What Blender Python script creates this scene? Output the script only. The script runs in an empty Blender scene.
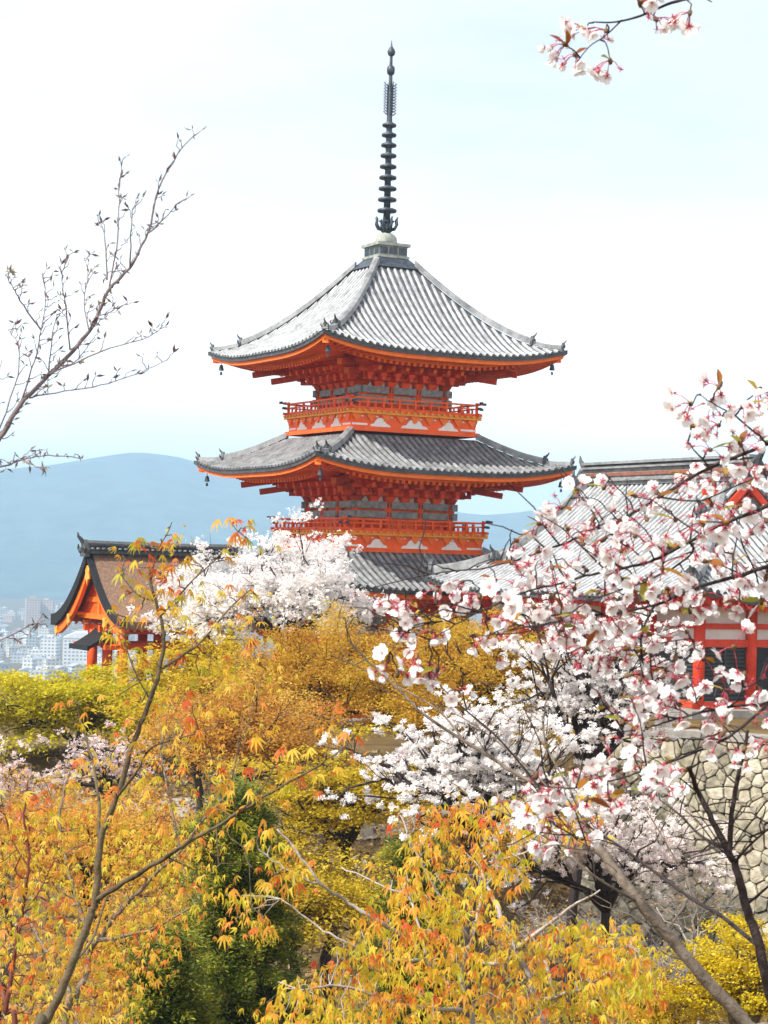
import bpy, math, random
import numpy as np
from mathutils import Vector, Matrix
PI = math.pi
C = bpy.context.scene.collection
S = bpy.context.scene
rnd = random.Random(7)
NR = np.random.default_rng(11)

# ------------------------------------------------------------------ camera
F_PX = 2000.0
ROLL = math.radians(1.6)
PITCH = math.atan(48 / F_PX)
r0 = Vector((1, 0, 0)); u0 = Vector((0, -math.sin(PITCH), math.cos(PITCH))); f0 = Vector((0, math.cos(PITCH), math.sin(PITCH)))
RIGHT = r0 * math.cos(ROLL) + u0 * math.sin(ROLL)
UP = u0 * math.cos(ROLL) - r0 * math.sin(ROLL)
cd = bpy.data.cameras.new('camera'); cam = bpy.data.objects.new('camera', cd); C.objects.link(cam)
cam.matrix_world = Matrix((RIGHT, UP, -f0)).transposed().to_4x4()
cd.sensor_fit = 'VERTICAL'; cd.sensor_height = 36; cd.lens = F_PX * 36 / 1024
cd.dof.use_dof = True; cd.dof.focus_distance = 60; cd.dof.aperture_fstop = 44; cd.clip_start = 0.1; cd.clip_end = 40000
S.camera = cam


def at(px, py, d):
    """point of the place seen at that spot of the photograph, d metres into the scene"""
    v = RIGHT * ((px - 384) / F_PX) + UP * ((512 - py) / F_PX) + f0
    return v * (d / v.y)


# ------------------------------------------------------------------ materials
def nmat(name):
    m = bpy.data.materials.new(name); m.use_nodes = True
    return m, m.node_tree, m.node_tree.nodes['Principled BSDF']


def mat(name, col, rough=.6, var=.15, scale=3., spec=.3, metal=0., bump=0., col2=None, detail=4., coords='Object', spots=0.):
    m, t, b = nmat(name)
    b.inputs['Roughness'].default_value = rough
    b.inputs['Specular IOR Level'].default_value = spec
    b.inputs['Metallic'].default_value = metal
    tc = t.nodes.new('ShaderNodeTexCoord')
    n = t.nodes.new('ShaderNodeTexNoise'); n.inputs['Scale'].default_value = scale; n.inputs['Detail'].default_value = detail
    n.inputs['Roughness'].default_value = .65
    t.links.new(tc.outputs[coords], n.inputs['Vector'])
    rp = t.nodes.new('ShaderNodeValToRGB')
    c2 = col2 if col2 else tuple(c * (1 - 2 * var) for c in col)
    c1 = col if col2 else tuple(min(1, c * (1 + var)) for c in col)
    rp.color_ramp.elements[0].position = .3; rp.color_ramp.elements[1].position = .7
    rp.color_ramp.elements[0].color = (*c2, 1); rp.color_ramp.elements[1].color = (*c1, 1)
    t.links.new(n.outputs['Fac'], rp.inputs['Fac']); t.links.new(rp.outputs['Color'], b.inputs['Base Color'])
    if spots:           # lichen and weather stains: a finer and a broader noise
        last = rp.outputs['Color']
        for sc_, lo, hi, c_ in ((scale * 4.5, .56, .66, .40), (scale * .22, .45, .75, .62), (scale * 9, .60, .68, 1.7)):
            m2 = t.nodes.new('ShaderNodeTexNoise'); m2.inputs['Scale'].default_value = sc_; m2.inputs['Detail'].default_value = 5; t.links.new(tc.outputs[coords], m2.inputs['Vector'])
            r2 = t.nodes.new('ShaderNodeMapRange'); r2.inputs['From Min'].default_value = lo; r2.inputs['From Max'].default_value = hi; r2.inputs['To Max'].default_value = spots; t.links.new(m2.outputs['Fac'], r2.inputs['Value'])
            x2 = t.nodes.new('ShaderNodeMixRGB'); x2.blend_type = 'MULTIPLY'; x2.inputs['Color2'].default_value = (c_, c_, c_ * .97, 1)
            t.links.new(r2.outputs[0], x2.inputs['Fac']); t.links.new(last, x2.inputs['Color1']); last = x2.outputs[0]
        t.links.new(last, b.inputs['Base Color'])
    if bump:
        bp = t.nodes.new('ShaderNodeBump'); bp.inputs['Strength'].default_value = bump; bp.inputs['Distance'].default_value = .03
        t.links.new(n.outputs['Fac'], bp.inputs['Height']); t.links.new(bp.outputs['Normal'], b.inputs['Normal'])
    return m


def leafmat(name, stops, trans=.45, rough=.5, gloss=.25):
    """stops: (pos, rgb) looked up with the per-leaf 'tint' attribute"""
    m = bpy.data.materials.new(name); m.use_nodes = True
    t = m.node_tree; t.nodes.clear()
    o = t.nodes.new('ShaderNodeOutputMaterial')
    a = t.nodes.new('ShaderNodeAttribute'); a.attribute_name = 'tint'
    rp = t.nodes.new('ShaderNodeValToRGB'); e = rp.color_ramp.elements
    while len(e) < len(stops): e.new(.5)
    for el, (p, c) in zip(e, stops): el.position = p; el.color = (*c, 1)
    t.links.new(a.outputs['Fac'], rp.inputs['Fac'])
    pb = t.nodes.new('ShaderNodeBsdfPrincipled'); pb.inputs['Roughness'].default_value = rough
    pb.inputs['Specular IOR Level'].default_value = gloss
    tr = t.nodes.new('ShaderNodeBsdfTranslucent'); mx = t.nodes.new('ShaderNodeMixShader'); mx.inputs[0].default_value = trans
    t.links.new(rp.outputs['Color'], pb.inputs['Base Color']); t.links.new(rp.outputs['Color'], tr.inputs['Color'])
    t.links.new(pb.outputs[0], mx.inputs[1]); t.links.new(tr.outputs[0], mx.inputs[2]); t.links.new(mx.outputs[0], o.inputs['Surface'])
    return m


VERM = mat('vermilion_paint', (.95, .115, .008), .5, .13, 1.7, .3, detail=9, spots=.22)
VERM2 = mat('vermilion_trim', (.95, .17, .010), .5, .13, 2.2, .3, detail=9)
REDB = mat('red_timber', (.86, .09, .012), .55, .16, 2., .3, detail=9)
HALLR = mat('hall_red_paint', (.78, .065, .022), .55, .14, 1.8, .3, detail=9, spots=.25)
OCHRE = mat('yellow_ochre_paint', (.85, .34, .03), .5, .1, 3.)
PLAST = mat('white_plaster', (.80, .78, .74), .8, .06, 3.)
BAND = mat('grey_painted_beam', (.30, .32, .31), .6, .25, 6., .3)
DARKM = mat('dark_metal', (.035, .04, .045), .45, .2, 5., .4)
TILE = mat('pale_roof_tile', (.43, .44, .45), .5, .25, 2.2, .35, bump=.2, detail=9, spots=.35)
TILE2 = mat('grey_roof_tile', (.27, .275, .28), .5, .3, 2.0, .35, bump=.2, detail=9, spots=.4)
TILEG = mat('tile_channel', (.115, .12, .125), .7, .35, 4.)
TILED = mat('dark_tile', (.075, .08, .085), .55, .3, 4., .35)
BRONZE = mat('dark_bronze', (.060, .075, .095), .45, .3, 5., .5, metal=.35)
DOMEM = mat('weathered_bronze', (.30, .32, .28), .55, .3, 3.)
GOLD = mat('gilt_metal', (.90, .48, .05), .35, .15, 4., .5, metal=.3)
BARK_ROOF = mat('cypress_bark_thatch', (.25, .155, .105), .9, .25, 9., .1, bump=.5, detail=10)
BARK_EDGE = mat('blackened_bark_edge', (.022, .022, .024), .7, .3, 14., .2, bump=.5)
LATT = mat('black_lattice', (.02, .021, .022), .5, .2, 4.)
CONC = mat('foundation_stone', (.30, .28, .25), .85, .2, 2., bump=.3)


# ------------------------------------------------------------------ mesh builder
class MB:
    def __init__(s): s.v = []; s.f = []; s.m = []

    def face(s, idx, m=0): s.f.append(tuple(idx)); s.m.append(m)

    def poly(s, pts, m=0):
        b = len(s.v); s.v += [tuple(p) for p in pts]; s.face(range(b, b + len(pts)), m)

    def hexa(s, p, m=0):
        b = len(s.v); s.v += [tuple(q) for q in p]
        for q in ((0, 3, 2, 1), (4, 5, 6, 7), (0, 1, 5, 4), (1, 2, 6, 5), (2, 3, 7, 6), (3, 0, 4, 7)):
            s.face([b + i for i in q], m)

    def box(s, x0, x1, y0, y1, z0, z1, m=0, T=None):
        p = [(x0, y0, z0), (x1, y0, z0), (x1, y1, z0), (x0, y1, z0), (x0, y0, z1), (x1, y0, z1), (x1, y1, z1), (x0, y1, z1)]
        if T: p = [T(*q) for q in p]
        s.hexa(p, m)

    def beam(s, a, b, w, h, m=0, mend=None):
        """bar from a to b, w wide (level) and h high, centred on the line"""
        a = Vector(a); b = Vector(b); d = (b - a).normalized()
        sd = d.cross(Vector((0, 0, 1)))
        sd = Vector((1, 0, 0)) if sd.length < 1e-4 else sd.normalized()
        up = sd.cross(d).normalized(); sd = sd * (w / 2); up = up * (h / 2)
        p = [a - sd - up, a + sd - up, b + sd - up, b - sd - up, a - sd + up, a + sd + up, b + sd + up, b - sd + up]
        k = len(s.m); s.hexa(p, m)
        if mend is not None: s.m[k + 4] = mend; s.m[k + 2] = mend

    def sweep(s, pts, w, h, m=0, taper=1.):
        """level-bottomed bar along a polyline, its underside on the line"""
        pts = [Vector(p) for p in pts]; n = len(pts); b = len(s.v)
        for i, p in enumerate(pts):
            d = (pts[min(i + 1, n - 1)] - pts[max(i - 1, 0)]); sd = Vector((-d.y, d.x, 0)).normalized() * (w / 2)
            u = Vector((0, 0, h * (1 + (taper - 1) * i / max(1, n - 1))))
            s.v += [tuple(p - sd), tuple(p + sd), tuple(p + sd * .8 + u * .8), tuple(p + u), tuple(p - sd * .8 + u * .8)]
        for i in range(n - 1):
            for j in range(5):
                k = (j + 1) % 5; s.face((b + i * 5 + j, b + i * 5 + k, b + i * 5 + 5 + k, b + i * 5 + 5 + j), m)
        s.face([b + j for j in range(5)][::-1], m); s.face([b + (n - 1) * 5 + j for j in range(5)], m)

    def tube(s, pts, rad, n=6, m=0, cap=True):
        pts = [Vector(p) for p in pts]; N = len(pts)
        if not hasattr(rad, '__len__'): rad = [rad] * N
        b = len(s.v); ref = None
        for i, p in enumerate(pts):
            d = pts[min(i + 1, N - 1)] - pts[max(i - 1, 0)]
            d = d.normalized() if d.length > 1e-9 else Vector((0, 0, 1))
            if ref is None: ref = Vector((0, 0, 1)) if abs(d.z) < .8 else Vector((1, 0, 0))
            a = (ref - d * ref.dot(d)); a = a.normalized() if a.length > 1e-6 else d.orthogonal().normalized()
            ref = a; c = d.cross(a)
            for j in range(n):
                t = 2 * PI * j / n; q = p + (a * math.cos(t) + c * math.sin(t)) * rad[i]; s.v.append((q.x, q.y, q.z))
        for i in range(N - 1):
            for j in range(n):
                k = (j + 1) % n; s.face((b + i * n + j, b + i * n + k, b + i * n + n + k, b + i * n + n + j), m)
        if cap and n > 2: s.face([b + j for j in range(n)][::-1], m); s.face([b + (N - 1) * n + j for j in range(n)], m)

    def lathe(s, prof, n=12, c=(0, 0, 0), m=0):
        b = len(s.v); N = len(prof)
        for r, z in prof:
            for j in range(n):
                t = 2 * PI * j / n; s.v.append((c[0] + r * math.cos(t), c[1] + r * math.sin(t), c[2] + z))
        for i in range(N - 1):
            for j in range(n):
                k = (j + 1) % n; s.face((b + i * n + j, b + i * n + k, b + i * n + n + k, b + i * n + n + j), m)
        s.face([b + j for j in range(n)][::-1], m); s.face([b + (N - 1) * n + j for j in range(n)], m)

    def prism(s, pts, off, m=0):
        """flat outline pts (3-D) pushed by off"""
        off = Vector(off); n = len(pts); b = len(s.v)
        s.v += [tuple(p) for p in pts] + [tuple(Vector(p) + off) for p in pts]
        s.face(list(range(b, b + n)), m); s.face(list(range(b + 2 * n - 1, b + n - 1, -1)), m)
        for i in range(n):
            j = (i + 1) % n; s.face((b + i, b + n + i, b + n + j, b + j), m)

    def build(s, name, mats, parent=None, smooth=False, fix=True):
        me = bpy.data.meshes.new(name); me.from_pydata(s.v, [], s.f)
        for q in (mats if isinstance(mats, (list, tuple)) else [mats]): me.materials.append(q)
        me.polygons.foreach_set('material_index', np.array(s.m, dtype=np.int32))
        if smooth: me.polygons.foreach_set('use_smooth', np.ones(len(s.f), dtype=bool))
        me.update()
        if fix:
            import bmesh
            bm = bmesh.new(); bm.from_mesh(me); bmesh.ops.recalc_face_normals(bm, faces=bm.faces); bm.to_mesh(me); bm.free()
        o = bpy.data.objects.new(name, me); C.objects.link(o)
        if parent: o.parent = parent
        return o


def thing(name, label, cat, loc=(0, 0, 0), rz=0., group=None):
    o = bpy.data.objects.new(name, None); C.objects.link(o)
    o.location = loc; o.rotation_euler = (0, 0, rz); o['label'] = label; o['category'] = cat
    o.empty_display_size = .3
    if group: o['group'] = group
    return o


def tag(o, label, cat, group=None):
    o['label'] = label; o['category'] = cat
    if group: o['group'] = group
    return o


def structure(o, kind='structure'):
    o['kind'] = kind; return o


# leaves: many copies of a small template in one mesh, with numpy
def frames(N, axis, nrm):
    a = axis / np.linalg.norm(axis, axis=1, keepdims=True)
    n = nrm - (nrm * a).sum(1, keepdims=True) * a
    n /= np.linalg.norm(n, axis=1, keepdims=True) + 1e-9
    b = np.cross(n, a)
    return np.stack([a, b, n], axis=2)      # columns: along, across, normal


def leafmesh(name, mats, tmpl, pos, R, scale, tint, parent=None, smooth=True):
    tv, tf, tm, tt = tmpl                   # verts (k,3), quads (q,4), mat index per face, tint offset per vert
    N = len(pos); k = len(tv)
    V = np.einsum('nij,kj->nki', R, tv) * scale[:, None, None] + pos[:, None, :]
    V = V.reshape(-1, 3).astype(np.float32)
    Fi = (tf[None] + (np.arange(N) * k)[:, None, None]).reshape(-1).astype(np.int32)
    nf = N * len(tf)
    me = bpy.data.meshes.new(name)
    me.vertices.add(N * k); me.vertices.foreach_set('co', V.ravel())
    me.loops.add(nf * 4); me.loops.foreach_set('vertex_index', Fi)
    me.polygons.add(nf)
    me.polygons.foreach_set('loop_start', (np.arange(nf) * 4).astype(np.int32))
    for q in mats: me.materials.append(q)
    me.polygons.foreach_set('material_index', np.tile(tm, N).astype(np.int32))
    if smooth: me.polygons.foreach_set('use_smooth', np.ones(nf, dtype=bool))
    at_ = me.attributes.new('tint', 'FLOAT', 'POINT')
    at_.data.foreach_set('value', np.clip(tint[:, None] + tt[None], 0, 1).ravel().astype(np.float32))
    me.update(calc_edges=True); me.validate()
    o = bpy.data.objects.new(name, me); C.objects.link(o)
    if parent: o.parent = parent
    return o


def T(v, f, m=None, t=None):
    v = np.array(v, float); f = np.array(f, int)
    return v, f, (np.zeros(len(f), int) if m is None else np.array(m)), (np.zeros(len(v)) if t is None else np.array(t, float))


L_SMALL = T([(0, 0, 0), (.5, .27, .06), (1, 0, -.05), (.5, -.27, .06)], [(0, 1, 2, 3)])
L_NARROW = T([(0, 0, 0), (.45, .15, .05), (1, 0, -.15), (.45, -.15, .05)], [(0, 1, 2, 3)])


def palmate(angs, lens, w, droop):
    v = []; f = []; t = []
    for a, l in zip(angs, lens):
        a = math.radians(a); ca, sa = math.cos(a), math.sin(a); b = len(v)
        for x, y, z, q in ((0, 0, 0, -.10), (.4 * l, w, -.04, 0), (.4 * l, 0, -.09, 0), (.4 * l, -w, -.04, 0), (.75 * l, w * .55, -droop * .5, .04), (.75 * l, -w * .55, -droop * .5, .04), (l, 0, -droop, .10)):
            v.append((x * ca - y * sa, x * sa + y * ca, z)); t.append(q)
        f += [(b, b + 1, b + 4, b + 2), (b, b + 2, b + 5, b + 3), (b + 2, b + 4, b + 6, b + 5)]
    return T(v, f, None, t)


L_MAPLE = palmate((-55, -27, 0, 27, 55), (.62, .88, 1, .88, .62), .075, .40)
L_MAPLE3 = palmate((-32, 0, 32), (.8, 1, .8), .10, .55)


def petals(cup, n=5):
    v = []; f = []; t = []
    for i in range(n):
        a = 2 * PI * i / n; ca, sa = math.cos(a), math.sin(a); b = len(v)
        for x, y in ((.06, 0), (.55, .3), (1, 0), (.55, -.3)):
            z = cup * x * x
            v.append((x * ca - y * sa, x * sa + y * ca, z)); t.append(x * .2)
        f.append((b, b + 1, b + 2, b + 3))
    return T(v, f, None, t)


L_BLOSSOM = petals(.35)

HAZE_D, SUN_E, SKY_S, CLOUD, EXPO = 2.6e-4, 4.4, .12, 6.8, .7


# ------------------------------------------------------------------ roofs
def rot4(k):
    c, s = ((1, 0), (0, 1), (-1, 0), (0, -1))[k]
    return lambda x, y, z: (x * c - y * s, x * s + y * c, z)


def roof_faces(mb, halfs, zfun, segsfun, pitch=.31, tr=.078, nr=12, edge=.16):
    """tiled slopes. halfs(k) -> (half length of that eave, its distance from the centre); materials 0 channel, 1 tile, 2 dark edge"""
    for k in range(4):
        R = rot4(k); hx, hd = halfs(k)
        for xa, xb, Ra, Rb in segsfun(k):
            n = max(1, int(round((xb - xa) / pitch)))
            xs = [xa + (xb - xa) * i / n for i in range(n + 1)]; Rs = [Ra + (Rb - Ra) * i / n for i in range(n + 1)]
            b = len(mb.v)
            for x, RR in zip(xs, Rs):
                for j in range(nr + 1):
                    r = RR * j / nr; mb.v.append(R(x, -(hd - r), zfun(r, hx - abs(x))))
            for i in range(n):
                for j in range(nr):
                    q = b + i * (nr + 1) + j; mb.face((q, q + nr + 1, q + nr + 2, q + 1), 0)
                # eave board under the tiles' edge
                p = [R(x, -(hd - .02), zfun(0, hx - abs(x)) + dz) for x, dz in ((xs[i], -edge), (xs[i + 1], -edge), (xs[i + 1], .0), (xs[i], .0))]
                mb.poly(p, 2)
            for i in range(n):
                x = (xs[i] + xs[i + 1]) / 2; RR = (Rs[i] + Rs[i + 1]) / 2 - .16
                if RR < .25: continue
                nc_ = max(2, int(RR / .40) + 1); b = len(mb.v); stops = []
                x += .012 * math.sin(i * 7.3 + k)
                for j in range(nc_): stops += [(j / nc_, 1.10), ((j + .96) / nc_, .93)]
                nn = len(stops) - 1
                for j, (fr, kk) in enumerate(stops):
                    r = -.05 + (RR + .05) * fr; z = zfun(max(r, 0), hx - abs(x)) - .01; kk *= 1 + .05 * math.sin(i * 12.9 + j * 4.1)
                    for a in range(5):
                        t = PI * a / 4; mb.v.append(R(x + tr * kk * math.cos(t), -(hd - r), z + tr * kk * 1.25 * math.sin(t)))
                for j in range(nn):
                    for a in range(4):
                        q = b + j * 5 + a; mb.face((q, q + 1, q + 6, q + 5), 1)
                mb.face([b + a for a in range(5)], 2)


def ornament(p, d, s, m=0):
    """ridge-end tile: a stepped block with a curled crest, facing along d"""
    mb = MB(); d = Vector((d[0], d[1], 0)).normalized(); sd = Vector((-d.y, d.x, 0)); p = Vector(p)
    def o(a, b, c): return p + sd * (a * s) + d * (b * s) + Vector((0, 0, c * s))
    out = [(-.5, 0), (.5, 0), (.55, .35), (.35, .75), (.2, .95), (0, 1.1), (-.2, .95), (-.35, .75), (-.55, .35)]
    mb.prism([o(a, -.12, c) for a, c in out], d * (.28 * s))
    mb.tube([o(0, .1, .8), o(0, .3, 1.1), o(0, .5, 1.3), o(0, .55, 1.55)], [.17 * s, .14 * s, .1 * s, .03 * s], 6)
    mb.tube([o(-.4, .15, .3), o(-.6, .25, .55), o(-.5, .3, .8)], [.13 * s, .1 * s, .04 * s], 5)
    mb.tube([o(.4, .15, .3), o(.6, .25, .55), o(.5, .3, .8)], [.13 * s, .1 * s, .04 * s], 5)
    mb.lathe([(.0, -.03), (.16 * s, 0), (.16 * s, .1), (0, .14)], 8, o(0, .2, .45))
    return mb


# ------------------------------------------------------------------ pagoda
TH = math.radians(28.2)
PX = at(386, 245, 83).x
ZB = -6.7
pag = thing('pagoda', 'vermilion pagoda with stacked grey tiled roofs, railed balconies and a tall ringed spire', 'pagoda', (PX, 83, ZB), TH)


def W(z): return z - ZB          # height relative to the eye -> pagoda's own


def pagoda_storey(ze, he, htop, ztop, hb, bal, a, tilem, base=None, drop=0.):
    """ze eave height at mid side, he half eave, htop/ztop upper edge, hb half body; bal = half balcony or None"""
    Rm = he - htop; up = .52; Lc = he * .85

    def zf(r, c):
        t = r / Rm; g = t * (a + (1 - a) * t)
        e = max(0, 1 - c / Lc) ** 2.6 * max(0, 1 - r / (Rm * .75)) ** 1.6
        return W(ze) + (ztop - ze) * g + up * e
    mb = MB()
    roof_faces(mb, lambda k: (he, he), zf, lambda k: [(-he, -htop, 0, Rm), (-htop, htop, Rm, Rm), (htop, he, Rm, 0)], nr=14)
    roof = mb.build('roof', [TILEG, tilem, TILED], pag)
    # hip ridges in two steps, end tiles, bells
    for k in range(4):
        R = rot4(k)
        def hip(r, dz=0): x, y, z = R(-(he - r), -(he - r), zf(r, r) + dz); return Vector((x, y, z))
        d = hip(0) - hip(1); d.z = 0
        r1 = Rm * (.23 if Rm > 3.2 else .32)
        m1 = MB(); m1.sweep([hip(r1 + (Rm - r1) * i / 12, .03) for i in range(13)], .30, .27)
        rd = m1.build('hip_ridge', TILE2, roof)
        ornament(hip(r1, .02), d, .34).build('ridge_end_tile', TILED, rd)
        m1 = MB(); m1.sweep([hip(.12 + (r1 - .12) * i / 6, .03) for i in range(7)], .26, .18)
        rd = m1.build('corner_ridge', TILE2, roof)
        ornament(hip(.16, .02), d, .27).build('ridge_end_tile', TILED, rd)
        m1 = MB(); c = hip(.45, -.42); Bs = .62
        m1.tube([c, c - Vector((0, 0, .28 * Bs))], .014, 5)
        m1.lathe([(a_ * Bs, b_ * Bs) for a_, b_ in ((.05, -.28), (.12, -.32), (.15, -.5), (.19, -.66), (.14, -.67), (.02, -.58))], 10, c)
        m1.tube([c - Vector((0, 0, .58 * Bs)), c - Vector((0, 0, .8 * Bs))], .010, 4)
        m1.box(-.07, .07, -.008, .008, -.98, -.78, 0, lambda x, y, z: (c.x + x * .7, c.y + y, c.z + z * Bs))
        m1.build('wind_bell', BRONZE, roof)
    # eaves: two tiers of rafters, boards, fascia
    mb = MB()

    def upc(x): return up * max(0, 1 - (he - abs(x)) / Lc) ** 2.6
    for k in range(4):
        R = rot4(k)
        rows = ((he - .28, he - 1.5, -.27, -.10, .12), (he - 1.05, hb + .25, -.44, .10, .13))
        for ro, ri, zo, zi, w in rows:
            n = int(2 * ro / .27)
            for i in range(n + 1):
                x = -ro + .06 + (2 * ro - .12) * i / n; rr = max(ri, abs(x) - .02)
                if rr > ro - .1: continue
                f = (ro - rr) / max(.1, ro - ri); ux = upc(x * he / ro)
                a_ = R(x, -ro, W(ze) + zo + ux); b_ = R(x, -rr, W(ze) + zo + (zi - zo) * f + ux * (1 - .9 * f))
                mb.beam(b_, a_, w, w * 1.1, 0, 1)
            # board over this tier and a fascia at its edge, following the upturn
            m = 24
            for i in range(m):
                xa = -ro + 2 * ro * i / m; xb = -ro + 2 * ro * (i + 1) / m
                q = []
                for x in (xa, xb):
                    rr = max(ri, abs(x) - .02); f = (ro - rr) / (ro - ri); ux = upc(x * he / ro)
                    q.append((x, ro, zo + .08 + ux)); q.append((x, rr, zo + .08 + (zi - zo) * f + ux * (1 - .9 * f)))
                p = [R(x, -y, W(ze) + z) for x, y, z in (q[0], q[2], q[3], q[1])]
                t_ = [(x, y, z + .05) for x, y, z in p]
                mb.hexa(p + t_, 2)
                wfa = (he - .12 if zo > -.3 else ro + .06)
                sa = wfa / ro
                p = [R(xa * sa, -wfa, W(ze) + q[0][2] - .03), R(xb * sa, -wfa, W(ze) + q[2][2] - .03), R(xb * (sa - .02), -wfa + .12, W(ze) + q[2][2] - .03), R(xa * (sa - .02), -wfa + .12, W(ze) + q[0][2] - .03)]
                if zo > -.3: p = [(x, y, z - .10) for x, y, z in p]
                t_ = [(x, y, z + (.27 if zo > -.3 else .17)) for x, y, z in p]
                mb.hexa(p + t_, 3)
    # corner beams under the hips
    for k in range(4):
        R = rot4(k); o1 = he - .2; o2 = he - 1.1
        mb.beam(R(-hb, -hb, W(ze) + .1), R(-o1, -o1, W(ze) + .5 - .35), .24, .26, 0, 1)
    eav = mb.build('eaves', [VERM, VERM2, REDB, VERM2], pag)
    # bracket sets, three steps out
    zw = ze - 1.16
    for k in range(4):
        R = rot4(k)
        for x0 in (-hb, -hb * 2 / 3, -hb / 3, 0, hb / 3, hb * 2 / 3, hb):
            b = MB(); corner = abs(abs(x0) - hb) < .01
            Tq = lambda x, y, z: R(x0 + x, -(hb + y), W(zw) + z)
            b.hexa([Tq(x, y, z) for x, y, z in ((-.15, -.15, 0), (.15, -.15, 0), (.15, .15, 0), (-.15, .15, 0), (-.24, -.24, .2), (.24, -.24, .2), (.24, .24, .2), (-.24, .24, .2))])
            for s_ in range(3):
                o_ = .1 + .42 * (s_ + 1); z_ = .22 + .30 * s_
                b.box(-.09, .09, -.2, o_ + .12, z_, z_ + .16, 0, Tq)
                b.box(-.40, .40, o_ - .50, o_ - .34, z_ + .003, z_ + .15, 1, Tq)
                for q in (-.3, 0, .3):
                    b.box(q - .12, q + .12, o_ - .54, o_ - .30, z_ + .165, z_ + .285, 0, Tq)
                b.box(-.13, .13, o_ - .1, o_ + .14, z_ + .165, z_ + .29, 0, Tq)
            # slanting tail rafters
            b.beam(Tq(0, -.1, .95), Tq(0, 1.45, .62), .15, .17, 0, 2)
            if corner:
                sx = 1 if x0 > 0 else -1
                for s_ in range(3):
                    o_ = .2 + .42 * (s_ + 1); z_ = .23 + .30 * s_
                    b.beam(Tq(0, 0, z_ + .08), Tq(sx * o_, o_, z_ + .08), .17, .15, 0, 0)
                    b.box(-.13, .13, -.13, .13, z_ + .16, z_ + .28, 0, lambda x, y, z: Tq(sx * o_ + x, o_ + y, z))
                b.beam(Tq(0, 0, 1.10), Tq(sx * 2.15, 2.15, .66), .2, .24, 0, 2)
                b.beam(Tq(0, 0, .72), Tq(sx * 1.55, 1.55, .38), .2, .24, 0, 2)
            b.build('bracket', [REDB, VERM, VERM2], eav)
        b = MB()
        for s_ in range(3):
            o_ = hb + .1 + .42 * (s_ + 1); z_ = W(zw) + .52 + .30 * s_
            b.box(-o_ - .25, o_ + .25, -o_ - .07, -o_ + .07, z_ + (k % 2) * .012, z_ + .12 + (k % 2) * .012, 0, R)
        b.build('purlin', REDB, eav)
        b = MB(); n = 26; o1 = hb + 1.45
        p = [R(-hb, -hb + .02, W(zw) + .30), R(hb, -hb + .02, W(zw) + .30), R(o1, -o1, W(zw) + 1.30), R(-o1, -o1, W(zw) + 1.30)]
        b.hexa(p + [(x, y, z + .05) for x, y, z in p], 1)
        for i in range(n + 1):
            t = -1 + 2 * i / n; b.beam(R(t * hb, -hb, W(zw) + .30), R(t * o1, -o1, W(zw) + 1.28), .07, .09, 0)
        b.build('cove', [VERM, REDB], eav)
    # body
    zb0 = W(ze - 2.6) if base is None else 0.4; zt = W(ze - .3)
    hw = hb - .1
    b = MB(); b.box(-hw, hw, -hw, hw, zb0, zt); wall = b.build('wall', VERM, pag)
    b = MB()
    for k in range(4):
        R = rot4(k)
        for i in range(3):
            xa = -hb + 2 * hb * i / 3 + .22; xb = xa + 2 * hb / 3 - .44
            b.box(xa, xb, -hw - .025, -hw + .02, W(zw) + .01, W(zw) + .2, 0, R)
    b.build('plaster_panel', PLAST, wall)
    for k in range(4):
        R = rot4(k)
        for x0 in (-hb + .02, -hb / 3, hb / 3):
            x, y, _ = R(x0, -hb + .02, 0)
            c = MB(); c.lathe([(.17, zb0), (.17, W(zw) - .004)], 12, (x, y, 0)); c.build('column', VERM, wall, True)
    # painted tie beams, both levels, with metal covers
    for z0, z1 in ((-1.44, -1.16), (-1.82, -1.54)):
        b = MB()
        for k in range(4):
            R = rot4(k); e = (k % 2) * .006
            b.box(-hb - .42 + .1, hb + .42 - .1, -hb - .10, -hb + .05, W(ze) + z0 + e, W(ze) + z1 - e, 0, R)
            for x0 in (-hb, -hb / 3, hb / 3, hb):
                x, y, z = R(x0, -hb - .10, W(ze) + (z0 + z1) / 2)
                b.box(-.09, .09, -.03, .03, -.09, .09, 1, lambda p, q, r: R(x0 + p, -hb - .11 + q, W(ze) + (z0 + z1) / 2 + r))
                if z0 < -1.6: b.box(-.2, .2, -.02, .02, .135, .255, 2, lambda p, q, r: R(x0 + p, -hb - .02 + q, W(ze) + (z0 + z1) / 2 + r))
        b.build('tie_beam', [BAND, DARKM, VERM], wall)
    zl, zh = W(ze) - 2.20, W(ze) - 1.88
    if base is not None: zl = W(ze) - 3.4; zh = W(ze) - 2.1
    for k in range(4):
        R = rot4(k)
        for i in (0, 2):
            b = MB(); xa = -hb + 2 * hb * i / 3 + .28; xb = xa + 2 * hb / 3 - .56
            b.box(xa, xb, -hw - .03, -hw + .01, zl, zh, 1, R)
            nb = 7
            for j in range(nb + 1):
                x = xa + (xb - xa) * j / nb; b.box(x - .03, x + .03, -hw - .075, -hw - .02, zl, zh, 0, R)
            for z in (zl, (zl + zh) / 2, zh): b.box(xa - .05, xb + .05, -hw - .07, -hw - .015, z - .03, z + .03, 0, R)
            b.build('lattice_window', [VERM, REDB], wall)
        b = MB(); xa, xb = -hb / 3 + .2, hb / 3 - .2; z0 = zb0 + .02 if base is not None else W(ze) - 2.3
        b.box(xa, -.02, -hw - .05, -hw + .01, z0, zh, 0, R); b.box(.02, xb, -hw - .05, -hw + .01, z0, zh, 0, R)
        for z in (z0 + .05, zh - .05): b.box(xa - .08, xb + .08, -hw - .08, -hw + .005, z - .05, z + .05, 1, R)
        for x in (xa - .04, xb + .04): b.box(x - .05, x + .05, -hw - .085, -hw + .004, z0, zh, 2, R)
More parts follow.
